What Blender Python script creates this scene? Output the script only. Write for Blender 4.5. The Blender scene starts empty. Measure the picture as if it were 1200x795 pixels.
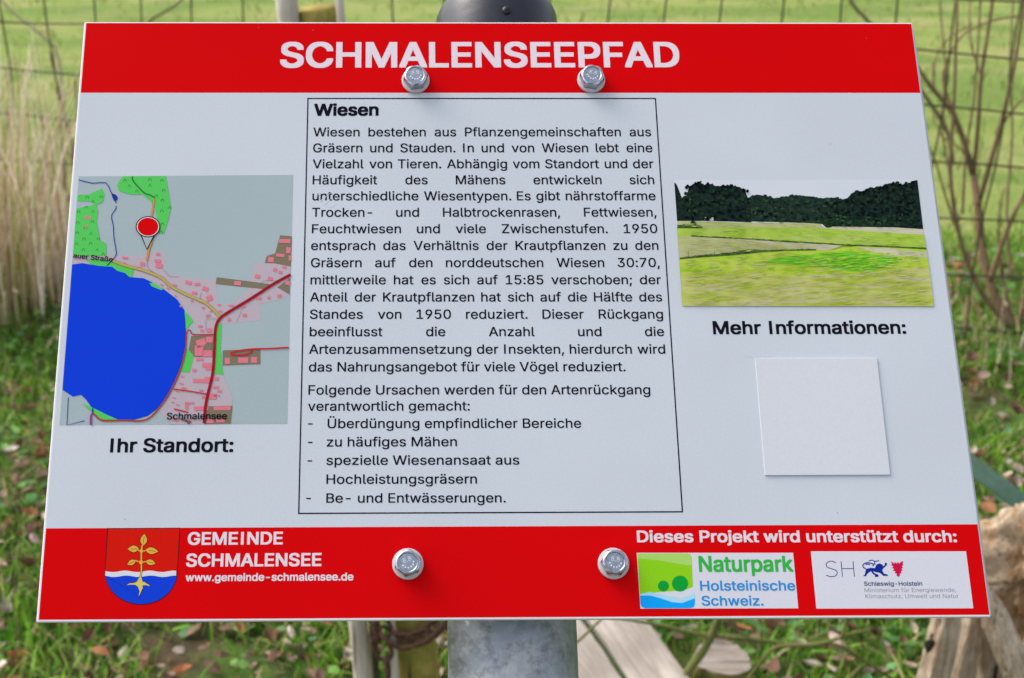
import bpy, bmesh, math, random, os
import numpy as np
from mathutils import Vector, Matrix, Euler
from mathutils.geometry import delaunay_2d_cdt

random.seed(7)
rng = np.random.default_rng(7)
R = math.radians
S = bpy.context.scene
COL = S.collection

# ------------------------------------------------------------------ camera
PITCH, CAM_H = 24.0, 1.45
FPX, CX, CY = 1550.0, 497.8, 397.5            # the survey of the photograph (1200 x 795)
cam_data = bpy.data.cameras.new('camera')
cam = bpy.data.objects.new('camera', cam_data)
COL.objects.link(cam)
cam.location = (0, 0, CAM_H)
cam.rotation_euler = (R(90 - PITCH), 0, 0)
cam_data.sensor_width = 36
cam_data.lens = FPX / 1200 * 36
cam_data.shift_x = (600 - CX) / 1200
cam_data.clip_start = 0.01
cam_data.clip_end = 1000
cam_data.dof.use_dof = True
cam_data.dof.focus_distance = 0.62
cam_data.dof.aperture_fstop = 17.5
S.camera = cam

# ------------------------------------------------------------------ light
SUN_EL, SUN_AZ = 48.0, -62.0                   # azimuth from +Y, negative = to the left
world = bpy.data.worlds.new('World')
S.world = world
world.use_nodes = True
wn = world.node_tree
sky = wn.nodes.new('ShaderNodeTexSky')
sky.sky_type = 'NISHITA'
sky.sun_disc = False
sky.sun_elevation = R(SUN_EL)
sky.sun_rotation = R(SUN_AZ)
sky.dust_density = 4.0
sky.ozone_density = 1.0
hs = wn.nodes.new('ShaderNodeHueSaturation')          # thin even cloud: the sky's own light, less blue
hs.inputs['Saturation'].default_value = 0.42
wn.links.new(sky.outputs[0], hs.inputs['Color'])
wn.links.new(hs.outputs[0], wn.nodes['Background'].inputs[0])
wn.nodes['Background'].inputs[1].default_value = 0.15
sun_data = bpy.data.lights.new('sun', 'SUN')
sun_data.energy = 0.6
sun_data.angle = R(40)
sun_data.color = (1.0, 0.95, 0.88)
sun = bpy.data.objects.new('sun', sun_data)
COL.objects.link(sun)
sdir = Vector((math.sin(R(SUN_AZ)) * math.cos(R(SUN_EL)), math.cos(R(SUN_AZ)) * math.cos(R(SUN_EL)), math.sin(R(SUN_EL))))
sun.rotation_euler = sdir.to_track_quat('Z', 'Y').to_euler()
sun.location = sdir * 20
S.view_settings.view_transform = 'Standard'
S.view_settings.look = 'None'
S.view_settings.gamma = 1
S.view_settings.exposure = 1.02

# ------------------------------------------------------------------ survey: rays, board plane
fwd = Vector((0, math.cos(R(PITCH)), -math.sin(R(PITCH))))
upv = Vector((0, math.sin(R(PITCH)), math.cos(R(PITCH))))
CAM = Vector((0, 0, CAM_H))

def ray(px, py):
    return fwd + Vector((1, 0, 0)) * ((px - CX) / FPX) - upv * ((py - CY) / FPX)

def at(px, py, Y):
    d = ray(px, py)
    return CAM + d * (Y / d.y)

def ground(px, py, z=0.0):
    d = ray(px, py)
    return CAM + d * ((z - CAM_H) / d.z)

BW, BH = 0.42, 0.297
rv = Vector((-0.3048, 0.0134, 0.0045))
cam_m = Matrix.Translation(CAM) @ Euler((R(90 - PITCH), 0, 0)).to_matrix().to_4x4()
BM = cam_m @ (Matrix.Translation((0.0395, 0.0189, -0.6282)) @ Matrix.Rotation(rv.length, 4, rv.normalized()))
BI = BM.inverted()

def P(px, py, w=0.0):
    """measured point -> (u, v) on the board's own plane, metres from its centre"""
    o = BI @ CAM
    d = (BI.to_3x3() @ ray(px, py))
    t = (w - o.z) / d.z
    q = o + d * t
    return (q.x, q.y)

# ------------------------------------------------------------------ materials
def lin(c):
    return tuple(((x / 255) / 12.92 if x / 255 <= 0.04045 else ((x / 255 + 0.055) / 1.055) ** 2.4) for x in c)

def nmat(name):
    m = bpy.data.materials.new(name)
    m.use_nodes = True
    return m, m.node_tree, m.node_tree.nodes['Principled BSDF']

def node(nt, t, **kw):
    n = nt.nodes.new(t)
    for k, v in kw.items():
        if k in n.inputs:
            n.inputs[k].default_value = v
        else:
            setattr(n, k, v)
    return n

def ramp(nt, fac, stops):
    r = nt.nodes.new('ShaderNodeValToRGB')
    e = r.color_ramp.elements
    while len(e) < len(stops):
        e.new(0.5)
    for i, (p, c) in enumerate(stops):
        e[i].position = p
        e[i].color = (*c, 1)
    nt.links.new(fac, r.inputs[0])
    return r.outputs[0]

def coords(nt, kind='Object', scale=(1, 1, 1), rot=(0, 0, 0)):
    tc = nt.nodes.new('ShaderNodeTexCoord')
    mp = nt.nodes.new('ShaderNodeMapping')
    mp.inputs['Scale'].default_value = scale
    mp.inputs['Rotation'].default_value = rot
    nt.links.new(tc.outputs[kind], mp.inputs[0])
    return mp.outputs[0]

def noise(nt, vec, scale, detail=4, rough=0.55):
    n = node(nt, 'ShaderNodeTexNoise', Scale=scale, Detail=detail, Roughness=rough)
    nt.links.new(vec, n.inputs['Vector'])
    return n.outputs[0]

def mixc(nt, fac, a, b, blend='MIX'):
    m = nt.nodes.new('ShaderNodeMix')
    m.data_type = 'RGBA'
    m.blend_type = blend
    for sock, v in ((m.inputs[0], fac), (m.inputs[6], a), (m.inputs[7], b)):
        if hasattr(v, 'is_linked') or hasattr(v, 'links'):
            nt.links.new(v, sock)
        else:
            sock.default_value = v if not isinstance(v, tuple) else (*v[:3], 1)
    return m.outputs[2]

def bump(nt, bs, h, strength=0.3, dist=0.01):
    b = node(nt, 'ShaderNodeBump', Strength=strength, Distance=dist)
    nt.links.new(h, b.inputs['Height'])
    nt.links.new(b.outputs[0], bs.inputs['Normal'])

PRINTS = {}
def ink(name, c, var=0.035, rough=0.34, spec=0.04):
    """printed film: flat colour with a faint unevenness, satin laminate"""
    if name in PRINTS:
        return PRINTS[name]
    m, nt, bs = nmat('ink_' + name)
    v = coords(nt)
    n1 = noise(nt, v, 9, 3)
    n2 = noise(nt, v, 900, 2)
    a = ramp(nt, n1, [(0.3, tuple(x * (1 - var) for x in c)), (0.7, tuple(min(1, x * (1 + var)) for x in c))])
    b = mixc(nt, 0.06, a, ramp(nt, n2, [(0.3, tuple(x * .55 for x in c)), (0.7, tuple(min(1, x * 1.4) for x in c))]))
    nt.links.new(b, bs.inputs['Base Color'])
    rr = nt.nodes.new('ShaderNodeMapRange')
    rr.inputs['To Min'].default_value = rough - 0.07
    rr.inputs['To Max'].default_value = rough + 0.1
    nt.links.new(noise(nt, v, 22, 5), rr.inputs[0])
    nt.links.new(rr.outputs[0], bs.inputs['Roughness'])
    bs.inputs['Specular IOR Level'].default_value = spec
    PRINTS[name] = m
    return m

def plain(name, c, rough=0.6, metal=0.0, nscale=40, var=0.25, b=0.0, bd=0.002):
    m, nt, bs = nmat(name)
    v = coords(nt)
    n = noise(nt, v, nscale, 6, 0.65)
    nt.links.new(ramp(nt, n, [(0.3, tuple(x * (1 - var) for x in c)), (0.7, tuple(min(1, x * (1 + var)) for x in c))]), bs.inputs['Base Color'])
    bs.inputs['Roughness'].default_value = rough
    bs.inputs['Metallic'].default_value = metal
    if b:
        bump(nt, bs, n, b, bd)
    return m

def galvanised():
    m, nt, bs = nmat('galvanised_steel')
    v = coords(nt)
    vo = node(nt, 'ShaderNodeTexVoronoi', Scale=260.0)
    nt.links.new(v, vo.inputs['Vector'])
    n1 = noise(nt, v, 28, 6, 0.7)
    n2 = noise(nt, coords(nt, scale=(1, 1, 0.12)), 150, 4, 0.6)
    c1 = ramp(nt, vo.outputs['Color'], [(0.1, (0.22, 0.245, 0.28)), (0.9, (0.31, 0.335, 0.37))])
    c2 = mixc(nt, ramp(nt, n1, [(0.47, (0, 0, 0)), (0.60, (.9, .9, .9))]), c1, (0.44, 0.45, 0.46))
    c3 = mixc(nt, ramp(nt, n2, [(0.50, (0, 0, 0)), (0.66, (.7, .7, .7))]), c2, (0.15, 0.145, 0.15))
    n4 = noise(nt, v, 13, 4, 0.6)
    c4 = mixc(nt, ramp(nt, n4, [(0.56, (0, 0, 0)), (0.68, (.85, .85, .85))]), c3, (0.27, 0.19, 0.13))
    n5 = noise(nt, v, 60, 5, 0.7)
    c4 = mixc(nt, ramp(nt, n5, [(0.62, (0, 0, 0)), (0.70, (.9, .9, .9))]), c4, (0.60, 0.61, 0.63))
    nt.links.new(c4, bs.inputs['Base Color'])
    bs.inputs['Metallic'].default_value = 0.55
    nt.links.new(ramp(nt, n1, [(0.3, (.38,) * 3), (0.7, (.62,) * 3)]), bs.inputs['Roughness'])
    bump(nt, bs, n1, 0.25, 0.0006)
    return m

def wood(name, c_dark, c_light, axis='Z', scale=14.0, moss=None, moss_amt=0.5, crack=(0.05, 0.035, 0.02), bumpd=0.004):
    m, nt, bs = nmat(name)
    sc = {'X': (0.09, 1, 1), 'Y': (1, 0.09, 1), 'Z': (1, 1, 0.09)}[axis]
    v = coords(nt, scale=sc)
    g = noise(nt, v, scale * 5, 6, 0.7)
    big = noise(nt, coords(nt), scale * 0.6, 4, 0.6)
    c1 = ramp(nt, g, [(0.30, c_dark), (0.58, c_light)])
    c2 = mixc(nt, ramp(nt, big, [(0.35, (0, 0, 0)), (0.7, (.6, .6, .6))]), c1, tuple(x * .8 for x in c_dark))
    cr = noise(nt, coords(nt, scale=tuple(s * (1 if s == 1 else .5) for s in sc)), scale * 3, 3, 0.6)
    crm = ramp(nt, cr, [(0.34, (1, 1, 1)), (0.39, (0, 0, 0))])
    c3 = mixc(nt, crm, c2, crack)
    if moss:
        mo = noise(nt, coords(nt), scale * 1.4, 6, 0.7)
        c3 = mixc(nt, ramp(nt, mo, [(moss_amt - .08, (1, 1, 1)), (moss_amt + .08, (0, 0, 0))]), c3, moss)
    nt.links.new(c3, bs.inputs['Base Color'])
    bs.inputs['Roughness'].default_value = 0.85
    bs.inputs['Specular IOR Level'].default_value = 0.2
    bump(nt, bs, g, 0.7, bumpd)
    return m

def attr_mat(name, rough=0.6, trans=0.0):
    m, nt, bs = nmat(name)
    a = node(nt, 'ShaderNodeAttribute', attribute_name='tint')
    n = noise(nt, coords(nt), 60, 3)
    c = mixc(nt, 1.0, a.outputs['Color'], ramp(nt, n, [(0.3, (.75,) * 3), (0.7, (1.15,) * 3)]), 'MULTIPLY')
    nt.links.new(c, bs.inputs['Base Color'])
    bs.inputs['Roughness'].default_value = rough
    bs.inputs['Specular IOR Level'].default_value = 0.3
    if trans:                                            # thin living tissue lets light through
        tl = nt.nodes.new('ShaderNodeBsdfTranslucent')
        nt.links.new(c, tl.inputs['Color'])
        mx = nt.nodes.new('ShaderNodeMixShader')
        mx.inputs[0].default_value = trans
        nt.links.new(bs.outputs[0], mx.inputs[1]); nt.links.new(tl.outputs[0], mx.inputs[2])
        nt.links.new(mx.outputs[0], nt.nodes['Material Output'].inputs['Surface'])
    return m

M_leafy = attr_mat('blade_colours', 0.5, 0.4)
M_litter = attr_mat('litter_colours', 0.7, 0.15)
M_steel = plain('zinc_plated_steel', (0.42, 0.45, 0.51), 0.24, 1.0, 500, 0.3, 0.2, 0.0003)
M_mark = plain('raised_steel_mark', (0.72, 0.74, 0.78), 0.5, 0.5, 120, 0.1)
M_galv = galvanised()
M_rubber = plain('black_plastic_cap', (0.010, 0.011, 0.020), 0.36, 0.0, 90, 0.4, 0.25, 0.0008)
M_washer = plain('white_nylon', (0.50, 0.45, 0.475), 0.4, 0, 60, 0.08)
M_alu = plain('aluminium_edge', (0.50, 0.51, 0.54), 0.4, 0.6, 50, 0.1)
M_rust = plain('rusty_iron', (0.12, 0.055, 0.038), 0.85, 0.2, 200, 0.5, 0.5, 0.001)
M_wire = plain('weathered_wire', (0.06, 0.045, 0.025), 0.7, 0.4, 60, 0.4)

# ------------------------------------------------------------------ object helpers
def mesh_obj(name, verts, faces, mats, parent=None, mi=None, smooth=False):
    me = bpy.data.meshes.new(name)
    me.from_pydata([tuple(v) for v in verts], [], faces)
    for m in (mats if isinstance(mats, (list, tuple)) else [mats]):
        me.materials.append(m)
    if mi is not None:
        me.polygons.foreach_set('material_index', mi)
    if smooth:
        me.polygons.foreach_set('use_smooth', [True] * len(me.polygons))
    me.update()
    o = bpy.data.objects.new(name, me)
    COL.objects.link(o)
    if parent:
        o.parent = parent
    return o

def bm_obj(name, bm, mats, parent=None, smooth=False):
    me = bpy.data.meshes.new(name)
    bm.normal_update()
    bm.to_mesh(me)
    bm.free()
    for m in (mats if isinstance(mats, (list, tuple)) else [mats]):
        me.materials.append(m)
    if smooth:
        me.polygons.foreach_set('use_smooth', [True] * len(me.polygons))
    o = bpy.data.objects.new(name, me)
    COL.objects.link(o)
    if parent:
        o.parent = parent
    return o

def tag(o, label=None, cat=None, group=None, kind=None):
    for k, v in (('label', label), ('category', cat), ('group', group), ('kind', kind)):
        if v:
            o[k] = v
    return o

def empty(name, m=None, loc=None):
    o = bpy.data.objects.new(name, None)
    o.empty_display_size = 0.05
    if m is not None:
        o.matrix_world = m
    if loc is not None:
        o.location = loc
    COL.objects.link(o)
    return o

def box_bm(x0, x1, y0, y1, z0, z1, bev=0.0, seg=1):
    bm = bmesh.new()
    bmesh.ops.create_cube(bm, size=1)
    for v in bm.verts:
        v.co = Vector(((x0 + x1) / 2 + v.co.x * (x1 - x0), (y0 + y1) / 2 + v.co.y * (y1 - y0), (z0 + z1) / 2 + v.co.z * (z1 - z0)))
    if bev:
        bmesh.ops.bevel(bm, geom=bm.edges[:], offset=bev, segments=seg, affect='EDGES')
    return bm

def catmull(pts, n=6):
    pts = [Vector(p) for p in pts]
    if len(pts) < 3:
        return pts
    out = []
    for i in range(len(pts) - 1):
        p0 = pts[max(i - 1, 0)]; p1 = pts[i]; p2 = pts[i + 1]; p3 = pts[min(i + 2, len(pts) - 1)]
        for k in range(n):
            t = k / n
            out.append(0.5 * (2 * p1 + (p2 - p0) * t + (2 * p0 - 5 * p1 + 4 * p2 - p3) * t * t + (3 * p1 - p0 - 3 * p2 + p3) * t ** 3))
    out.append(pts[-1])
    return out

class Tubes:
    def __init__(s):
        s.v = []; s.f = []
    def add(s, pts, r0, r1=None, n=6, smooth=5, wob=0.0):
        r1 = r0 if r1 is None else r1
        pts = catmull(pts, smooth) if smooth else [Vector(p) for p in pts]
        up = Vector((0.13, 0.31, 0.94))
        base = len(s.v)
        L = len(pts)
        for i, p in enumerate(pts):
            t = (pts[min(i + 1, L - 1)] - pts[max(i - 1, 0)]).normalized()
            a = t.cross(up)
            if a.length < 0.05:
                a = t.cross(Vector((1, 0, 0)))
            a.normalize(); b = t.cross(a)
            r = r0 + (r1 - r0) * i / max(1, L - 1)
            for k in range(n):
                q = 2 * math.pi * k / n
                rr = r * (1 + wob * (random.random() - .5))
                s.v.append(p + a * (math.cos(q) * rr) + b * (math.sin(q) * rr))
        for i in range(L - 1):
            for k in range(n):
                k2 = (k + 1) % n
                s.f.append((base + i * n + k, base + i * n + k2, base + (i + 1) * n + k2, base + (i + 1) * n + k))
        s.f.append(tuple(base + k for k in range(n))[::-1])
        s.f.append(tuple(base + (L - 1) * n + k for k in range(n)))
        return s
    def build(s, name, mat, parent=None, origin=None):
        v = s.v if origin is None else [p - origin for p in s.v]
        o = mesh_obj(name, v, s.f, mat, parent, smooth=True)
        if origin is not None:
            o.location = origin
        return o

# ------------------------------------------------------------------ print helpers (everything in board metres)
def load_font():
    try:
        p = os.path.join(bpy.utils.system_resource('DATAFILES', path='fonts'), 'Inter.woff2')
        return bpy.data.fonts.load(p)
    except Exception:
        return None
FONT = load_font()
GC = {}
def glyphs(txt, bold=0.0, spacing=1.0):
    key = (txt, spacing)
    if key in GC:
        return GC[key]
    cu = bpy.data.curves.new('lettering', 'FONT')
    cu.body = txt
    if FONT:
        cu.font = FONT
    cu.space_character = spacing
    cu.fill_mode = 'FRONT'
    cu.resolution_u = 4
    ob = bpy.data.objects.new('lettering', cu)
    COL.objects.link(ob)
    dg = bpy.context.evaluated_depsgraph_get()
    c2 = ob.evaluated_get(dg).to_curve(dg)
    cons = []
    for sp in c2.splines:
        pts = []
        bp = sp.bezier_points
        if len(bp):
            for a_, b_ in zip(list(bp), list(bp)[1:] + [bp[0]]):
                p0, p1, p2, p3 = (Vector(q[:2]) for q in (a_.co, a_.handle_right, b_.handle_left, b_.co))
                straight = abs((p1 - p0).cross(p3 - p0)) < 1e-5 and abs((p2 - p0).cross(p3 - p0)) < 1e-5
                for k in range(1 if straight else 4):
                    t = k / 4
                    pts.append(p0 * (1 - t) ** 3 + p1 * 3 * t * (1 - t) ** 2 + p2 * 3 * t * t * (1 - t) + p3 * t ** 3)
        else:
            pts = [Vector(q.co[:2]) for q in sp.points]
        ar = sum(p.cross(q) for p, q in zip(pts, pts[1:] + pts[:1])) / 2
        if len(pts) > 2:
            cons.append((pts, ar))
    V2 = []; E2 = []; segs = []
    for pts, ar in cons:
        xs = sorted({round(p.x, 4) for p in pts}); ys = sorted({round(p.y, 4) for p in pts})
        if len(pts) == 12 and len(xs) == 4 and len(ys) == 4 and abs(ys[1] - ys[0] - .057) < .004 and abs(xs[0] + xs[3] - xs[1] - xs[2]) < .004:
            pts = [Vector((xs[1], ys[0])), Vector((xs[1], ys[3])), Vector((xs[2], ys[3])), Vector((xs[2], ys[0]))]   # a plain I without serifs
        b_ = len(V2); n_ = len(pts)
        V2 += pts
        E2 += [(b_ + k, b_ + (k + 1) % n_) for k in range(n_)]
        segs += [(*pts[k], *pts[(k + 1) % n_]) for k in range(n_)]
    vo, _, fo_, _, _, _ = delaunay_2d_cdt(V2, E2, [], 0, 1e-6)
    cen = np.array([np.mean([vo[k] for k in t], axis=0) for t in fo_])
    sg = np.array(segs)
    y0_, y1_ = sg[:, 1][None], sg[:, 3][None]
    cx_, cy_ = cen[:, 0:1], cen[:, 1:2]
    side_ = (sg[:, 2] - sg[:, 0])[None] * (cy_ - y0_) - (cx_ - sg[:, 0][None]) * (y1_ - y0_)
    wind = ((y0_ <= cy_) & (y1_ > cy_) & (side_ > 0)).sum(1) - ((y0_ > cy_) & (y1_ <= cy_) & (side_ < 0)).sum(1)
    v = [(p.x, p.y, 0) for p in vo]
    f = []
    for t, w_ in zip(fo_, wind):
        if w_:
            p, q, r = (v[k] for k in t)
            ccw = (q[0] - p[0]) * (r[1] - p[1]) - (q[1] - p[1]) * (r[0] - p[0]) > 0
            f.append(tuple(t) if ccw else tuple(t)[::-1])
    used = sorted({k for t in f for k in t}); mp_ = {k: i for i, k in enumerate(used)}
    v = [v[k] for k in used]; f = [tuple(mp_[k] for k in t) for t in f]
    v = np.array(v)
    ob.evaluated_get(dg).to_curve_clear()
    bpy.data.objects.remove(ob)
    bpy.data.curves.remove(cu)
    GC[key] = (v, f)
    return GC[key]
_h = glyphs('H')[0]
CAPH = _h[:, 1].max()

class Print:
    STEP = 0.000012
    def __init__(s, base=0.0):
        s.v = []; s.f = []; s.mi = []; s.mats = []; s.w = base
    def m(s, mat):
        if mat not in s.mats:
            s.mats.append(mat)
        return s.mats.index(mat)
    def up(s):
        s.w += s.STEP
    def poly(s, uv, mat, up=True):
        if up: s.up()
        b = len(s.v)
        s.v += [(u, v, s.w) for u, v in uv]
        a = sum(uv[i][0] * uv[(i + 1) % len(uv)][1] - uv[(i + 1) % len(uv)][0] * uv[i][1] for i in range(len(uv)))
        idx = list(range(b, b + len(uv)))
        s.f.append(idx if a > 0 else idx[::-1]); s.mi.append(s.m(mat))
    def px(s, pts, mat, up=True, smooth=0):
        pts = [(p[0], p[1]) for p in pts]
        if smooth:
            q = catmull([Vector((x, y, 0)) for x, y in pts + [pts[0]]], smooth)[:-1]
            pts = [(p.x, p.y) for p in q]
        s.poly([P(*p) for p in pts], mat, up)
    def stroke(s, pts, wd, mat, up=True, smooth=4, taper=None):
        """polyline in survey pixels, width in survey pixels"""
        if up: s.up()
        q = catmull([Vector((x, y, 0)) for x, y in pts], smooth) if smooth and len(pts) > 2 else [Vector((x, y, 0)) for x, y in pts]
        b = len(s.v); L = len(q)
        for i, p in enumerate(q):
            t = (q[min(i + 1, L - 1)] - q[max(i - 1, 0)])
            t = t.normalized() if t.length > 1e-6 else Vector((1, 0, 0))
            nrm = Vector((-t.y, t.x, 0))
            w_ = wd if taper is None else wd + (taper - wd) * i / (L - 1)
            for sg in (1, -1):
                e = p + nrm * (w_ / 2 * sg)
                s.v.append((*P(e.x, e.y), s.w))
        for i in range(L - 1):
            s.f.append((b + 2 * i, b + 2 * i + 1, b + 2 * i + 3, b + 2 * i + 2)); s.mi.append(s.m(mat))
    def disc(s, cx, cy, rx, ry, mat, n=28, up=True):
        s.px([(cx + rx * math.cos(2 * math.pi * k / n), cy + ry * math.sin(2 * math.pi * k / n)) for k in range(n)], mat, up)
    def put(s, v, f, org, ex, ey, mat):
        b = len(s.v)
        for x, y, z in v:
            s.v.append((org[0] + ex[0] * x + ey[0] * y, org[1] + ex[1] * x + ey[1] * y, s.w + z * s.STEP * .12))
        for q in f:
            s.f.append(tuple(b + k for k in q)); s.mi.append(s.m(mat))
    def heavy(s, v, f, org, ex, ey, mat, bold):
        """a heavier cut: the letters laid down again, shifted all round by the extra half stem"""
        w0 = s.w
        s.put(v, f, org, ex, ey, mat)
        if bold > 0:
            n_ = 4 if bold < .012 else 8
            for k in range(n_):
                dx, dy = (((1, .8), (-1, .8), (1, -.8), (-1, -.8), (1, 0), (-1, 0), (0, .8), (0, -.8))[k])
                dx *= bold * .85; dy *= bold * .85
                s.w += s.STEP * .35
                s.put([(x + dx, y + dy, z) for x, y, z in v], f, org, ex, ey, mat)
        s.w = w0
    def text(s, txt, l, r, cap, mat, bold=0.0, spacing=1.0, justify=None, up=True):
        """ink from l to r (survey pixels of the baseline's two ends), capitals cap pixels high"""
        if up: s.up()
        A = Vector(P(*l)); B = Vector(P(*r)); C = Vector(P(l[0], l[1] - cap))
        ex = (B - A).normalized(); ey = Vector((-ex.y, ex.x))
        h = (C - A).dot(ey) / CAPH
        W = (B - A).length
        if justify is None:
            v, f = glyphs(txt, bold, spacing)
            x0, x1 = v[:, 0].min(), v[:, 0].max()
            sx = W / (x1 - x0)
            s.heavy([(x - x0, y, z) for x, y, z in v], f, A, ex * sx, ey * h, mat, bold)
        else:                                           # justified line: words at one width, equal gaps
            ws = [glyphs(t, bold, spacing) for t in txt.split(' ')]
            sx = justify
            wid = [(v[:, 0].max() - v[:, 0].min()) * sx for v, f in ws]
            gap = (W - sum(wid)) / (len(ws) - 1)
            x = 0
            for (v, f), wd in zip(ws, wid):
                x0 = v[:, 0].min()
                s.heavy([(a - x0, c, z) for a, c, z in v], f, A + ex * x, ex * sx, ey * h, mat, bold)
                x += wd + gap
    def build(s, name, parent):
        return mesh_obj(name, s.v, s.f, s.mats, parent, s.mi)

# ================================================================== GROUND
def ground_h(x, y):
    return 0.012 * math.sin(x * 5.1 + y * 2.3) + 0.010 * math.sin(x * 2.2 - y * 6.3 + 1) + 0.006 * math.sin(11 * x + 9 * y)

def fence_y(x):
    return 3.50 - 0.21 * x

gs = np.sinh(np.linspace(-5.2, 5.2, 170)) * 0.72
gx = gs; gy = gs + 2.4
verts = [(x, y, ground_h(x, y) * max(0, 1 - abs(y - 2.5) / 8) - 0.01) for y in gy for x in gx]
n = len(gx)
faces = [(j * n + i, j * n + i + 1, (j + 1) * n + i + 1, (j + 1) * n + i) for j in range(n - 1) for i in range(n - 1)]
m, nt, bs = nmat('meadow_and_woodland_soil')
v = coords(nt)
n1 = noise(nt, v, 2.2, 6, 0.65); n2 = noise(nt, v, 24, 6, 0.7); n3 = noise(nt, coords(nt, scale=(0.6, 1.3, 1)), 2.6, 5, 0.6)
soil = ramp(nt, n2, [(0.3, (0.035, 0.024, 0.014)), (0.55, (0.10, 0.068, 0.04)), (0.75, (0.17, 0.12, 0.075))])
mossy = ramp(nt, n2, [(0.3, (0.03, 0.06, 0.012)), (0.7, (0.13, 0.22, 0.04))])
near_c = mixc(nt, ramp(nt, n1, [(0.42, (0, 0, 0)), (0.58, (1, 1, 1))]), soil, mossy)
far_c = ramp(nt, n3, [(0.30, (0.13, 0.23, 0.03)), (0.45, (0.22, 0.30, 0.06)), (0.58, (0.30, 0.32, 0.10)), (0.70, (0.36, 0.33, 0.15))])
far_c = mixc(nt, ramp(nt, noise(nt, coords(nt, scale=(.55, 1.4, 1)), 1.7, 4, .6), [(.46, (0, 0, 0)), (.60, (.8, .8, .8))]), far_c, (0.085, 0.19, 0.02))
far_c = mixc(nt, 0.3, far_c, ramp(nt, n2, [(0.3, (0.10, 0.13, 0.03)), (0.7, (0.36, 0.36, 0.14))]))
sep = node(nt, 'ShaderNodeSeparateXYZ'); nt.links.new(v, sep.inputs[0])
ad = node(nt, 'ShaderNodeMath', operation='MULTIPLY_ADD'); nt.links.new(sep.outputs[0], ad.inputs[0]); ad.inputs[1].default_value = 0.21; nt.links.new(sep.outputs[1], ad.inputs[2])
ad2 = node(nt, 'ShaderNodeMath', operation='MULTIPLY_ADD'); nt.links.new(n1, ad2.inputs[0]); ad2.inputs[1].default_value = 1.2; nt.links.new(ad.outputs[0], ad2.inputs[2])
mr = node(nt, 'ShaderNodeMapRange'); mr.inputs['From Min'].default_value = 3.9; mr.inputs['From Max'].default_value = 4.7; nt.links.new(ad2.outputs[0], mr.inputs[0])
nt.links.new(mixc(nt, mr.outputs[0], near_c, far_c), bs.inputs['Base Color'])
bs.inputs['Roughness'].default_value = 0.95; bs.inputs['Specular IOR Level'].default_value = 0.15
bump(nt, bs, n2, 0.8, 0.02)
g = mesh_obj('ground', verts, faces, m, smooth=True)
tag(g, 'meadow and leaf strewn soil under and behind the sign', 'ground', kind='structure')

# ================================================================== grass, leaves (uncountable cover)
def blades(name, xy, hgt, wid, cols, lean=0.5, z0=-0.01):
    N = len(xy)
    ang = rng.uniform(0, 2 * math.pi, N); la = rng.uniform(0, 2 * math.pi, N)
    ln = rng.uniform(0.1, lean, N) * hgt
    V = np.zeros((N, 7, 3)); side = np.stack([np.cos(ang), np.sin(ang)], 1) * (wid / 2)[:, None]
    ld = np.stack([np.cos(la), np.sin(la)], 1) * ln[:, None]
    for k, (t, wf) in enumerate(((0, .8), (.45, 1), (.8, .6))):
        c = xy + ld * (t ** 1.8)
        V[:, 2 * k, :2] = c - side * wf; V[:, 2 * k + 1, :2] = c + side * wf
        V[:, 2 * k, 2] = V[:, 2 * k + 1, 2] = z0 + hgt * t * (1 - 0.12 * t)
    V[:, 6, :2] = xy + ld; V[:, 6, 2] = z0 + hgt * 0.86
    b = (np.arange(N) * 7)[:, None]
    F = np.concatenate([(b + np.array([[0, 1, 3, 2]])), (b + np.array([[2, 3, 5, 4]]))]).tolist() + (b + np.array([[4, 5, 6]])).tolist()
    me = bpy.data.meshes.new(name)
    me.from_pydata(V.reshape(-1, 3).tolist(), [], F)
    at_ = me.attributes.new('tint', 'FLOAT_COLOR', 'POINT')
    cc = np.ones((N, 7, 4)); cc[:, :, :3] = cols[:, None, :]
    at_.data.foreach_set('color', cc.ravel())
    me.materials.append(M_leafy)
    me.update()
    o = bpy.data.objects.new(name, me); COL.objects.link(o)
    return o

def pal(N, stops, jit=0.2):
    stops = np.array(stops)
    c = stops[rng.integers(0, len(stops), N)]
    return np.clip(c * (1 + rng.uniform(-jit, jit, (N, 1))) * (1 + rng.uniform(-.08, .08, (N, 3))), 0, 1)

def seg_d(p, a, b):
    a = np.array(a); b = np.array(b); d = b - a
    t = np.clip(((p - a) @ d) / (d @ d), 0, 1)
    return np.linalg.norm(p - a - t[:, None] * d, axis=1)

def clear(p):
    """False where timber lies on the ground"""
    k = np.ones(len(p), bool)
    for a, b, r in (((690, 690), (800, 850), .075), ((632, 716), (722, 850), .07), ((815, 760), (822, 806), .07)):
        k &= seg_d(p, ground(*a, .07)[:2], ground(*b, .07)[:2]) > r
    return k

def patchy(N, x0, x1, y0, y1, thr, f=2.0, seed=0):
    out = []
    while sum(map(len, out)) < N:
        p = np.stack([rng.uniform(x0, x1, N), rng.uniform(y0, y1, N)], 1)
        q = np.sin(p[:, 0] * 4.1 * f + seed) + np.sin(p[:, 1] * 3.3 * f + 1.7 * seed) + np.sin((p[:, 0] + p[:, 1]) * 6.7 * f + seed * .3) + rng.normal(0, .7, N)
        out.append(p[(q > thr) & clear(p)])
    return np.concatenate(out)[:N]

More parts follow.
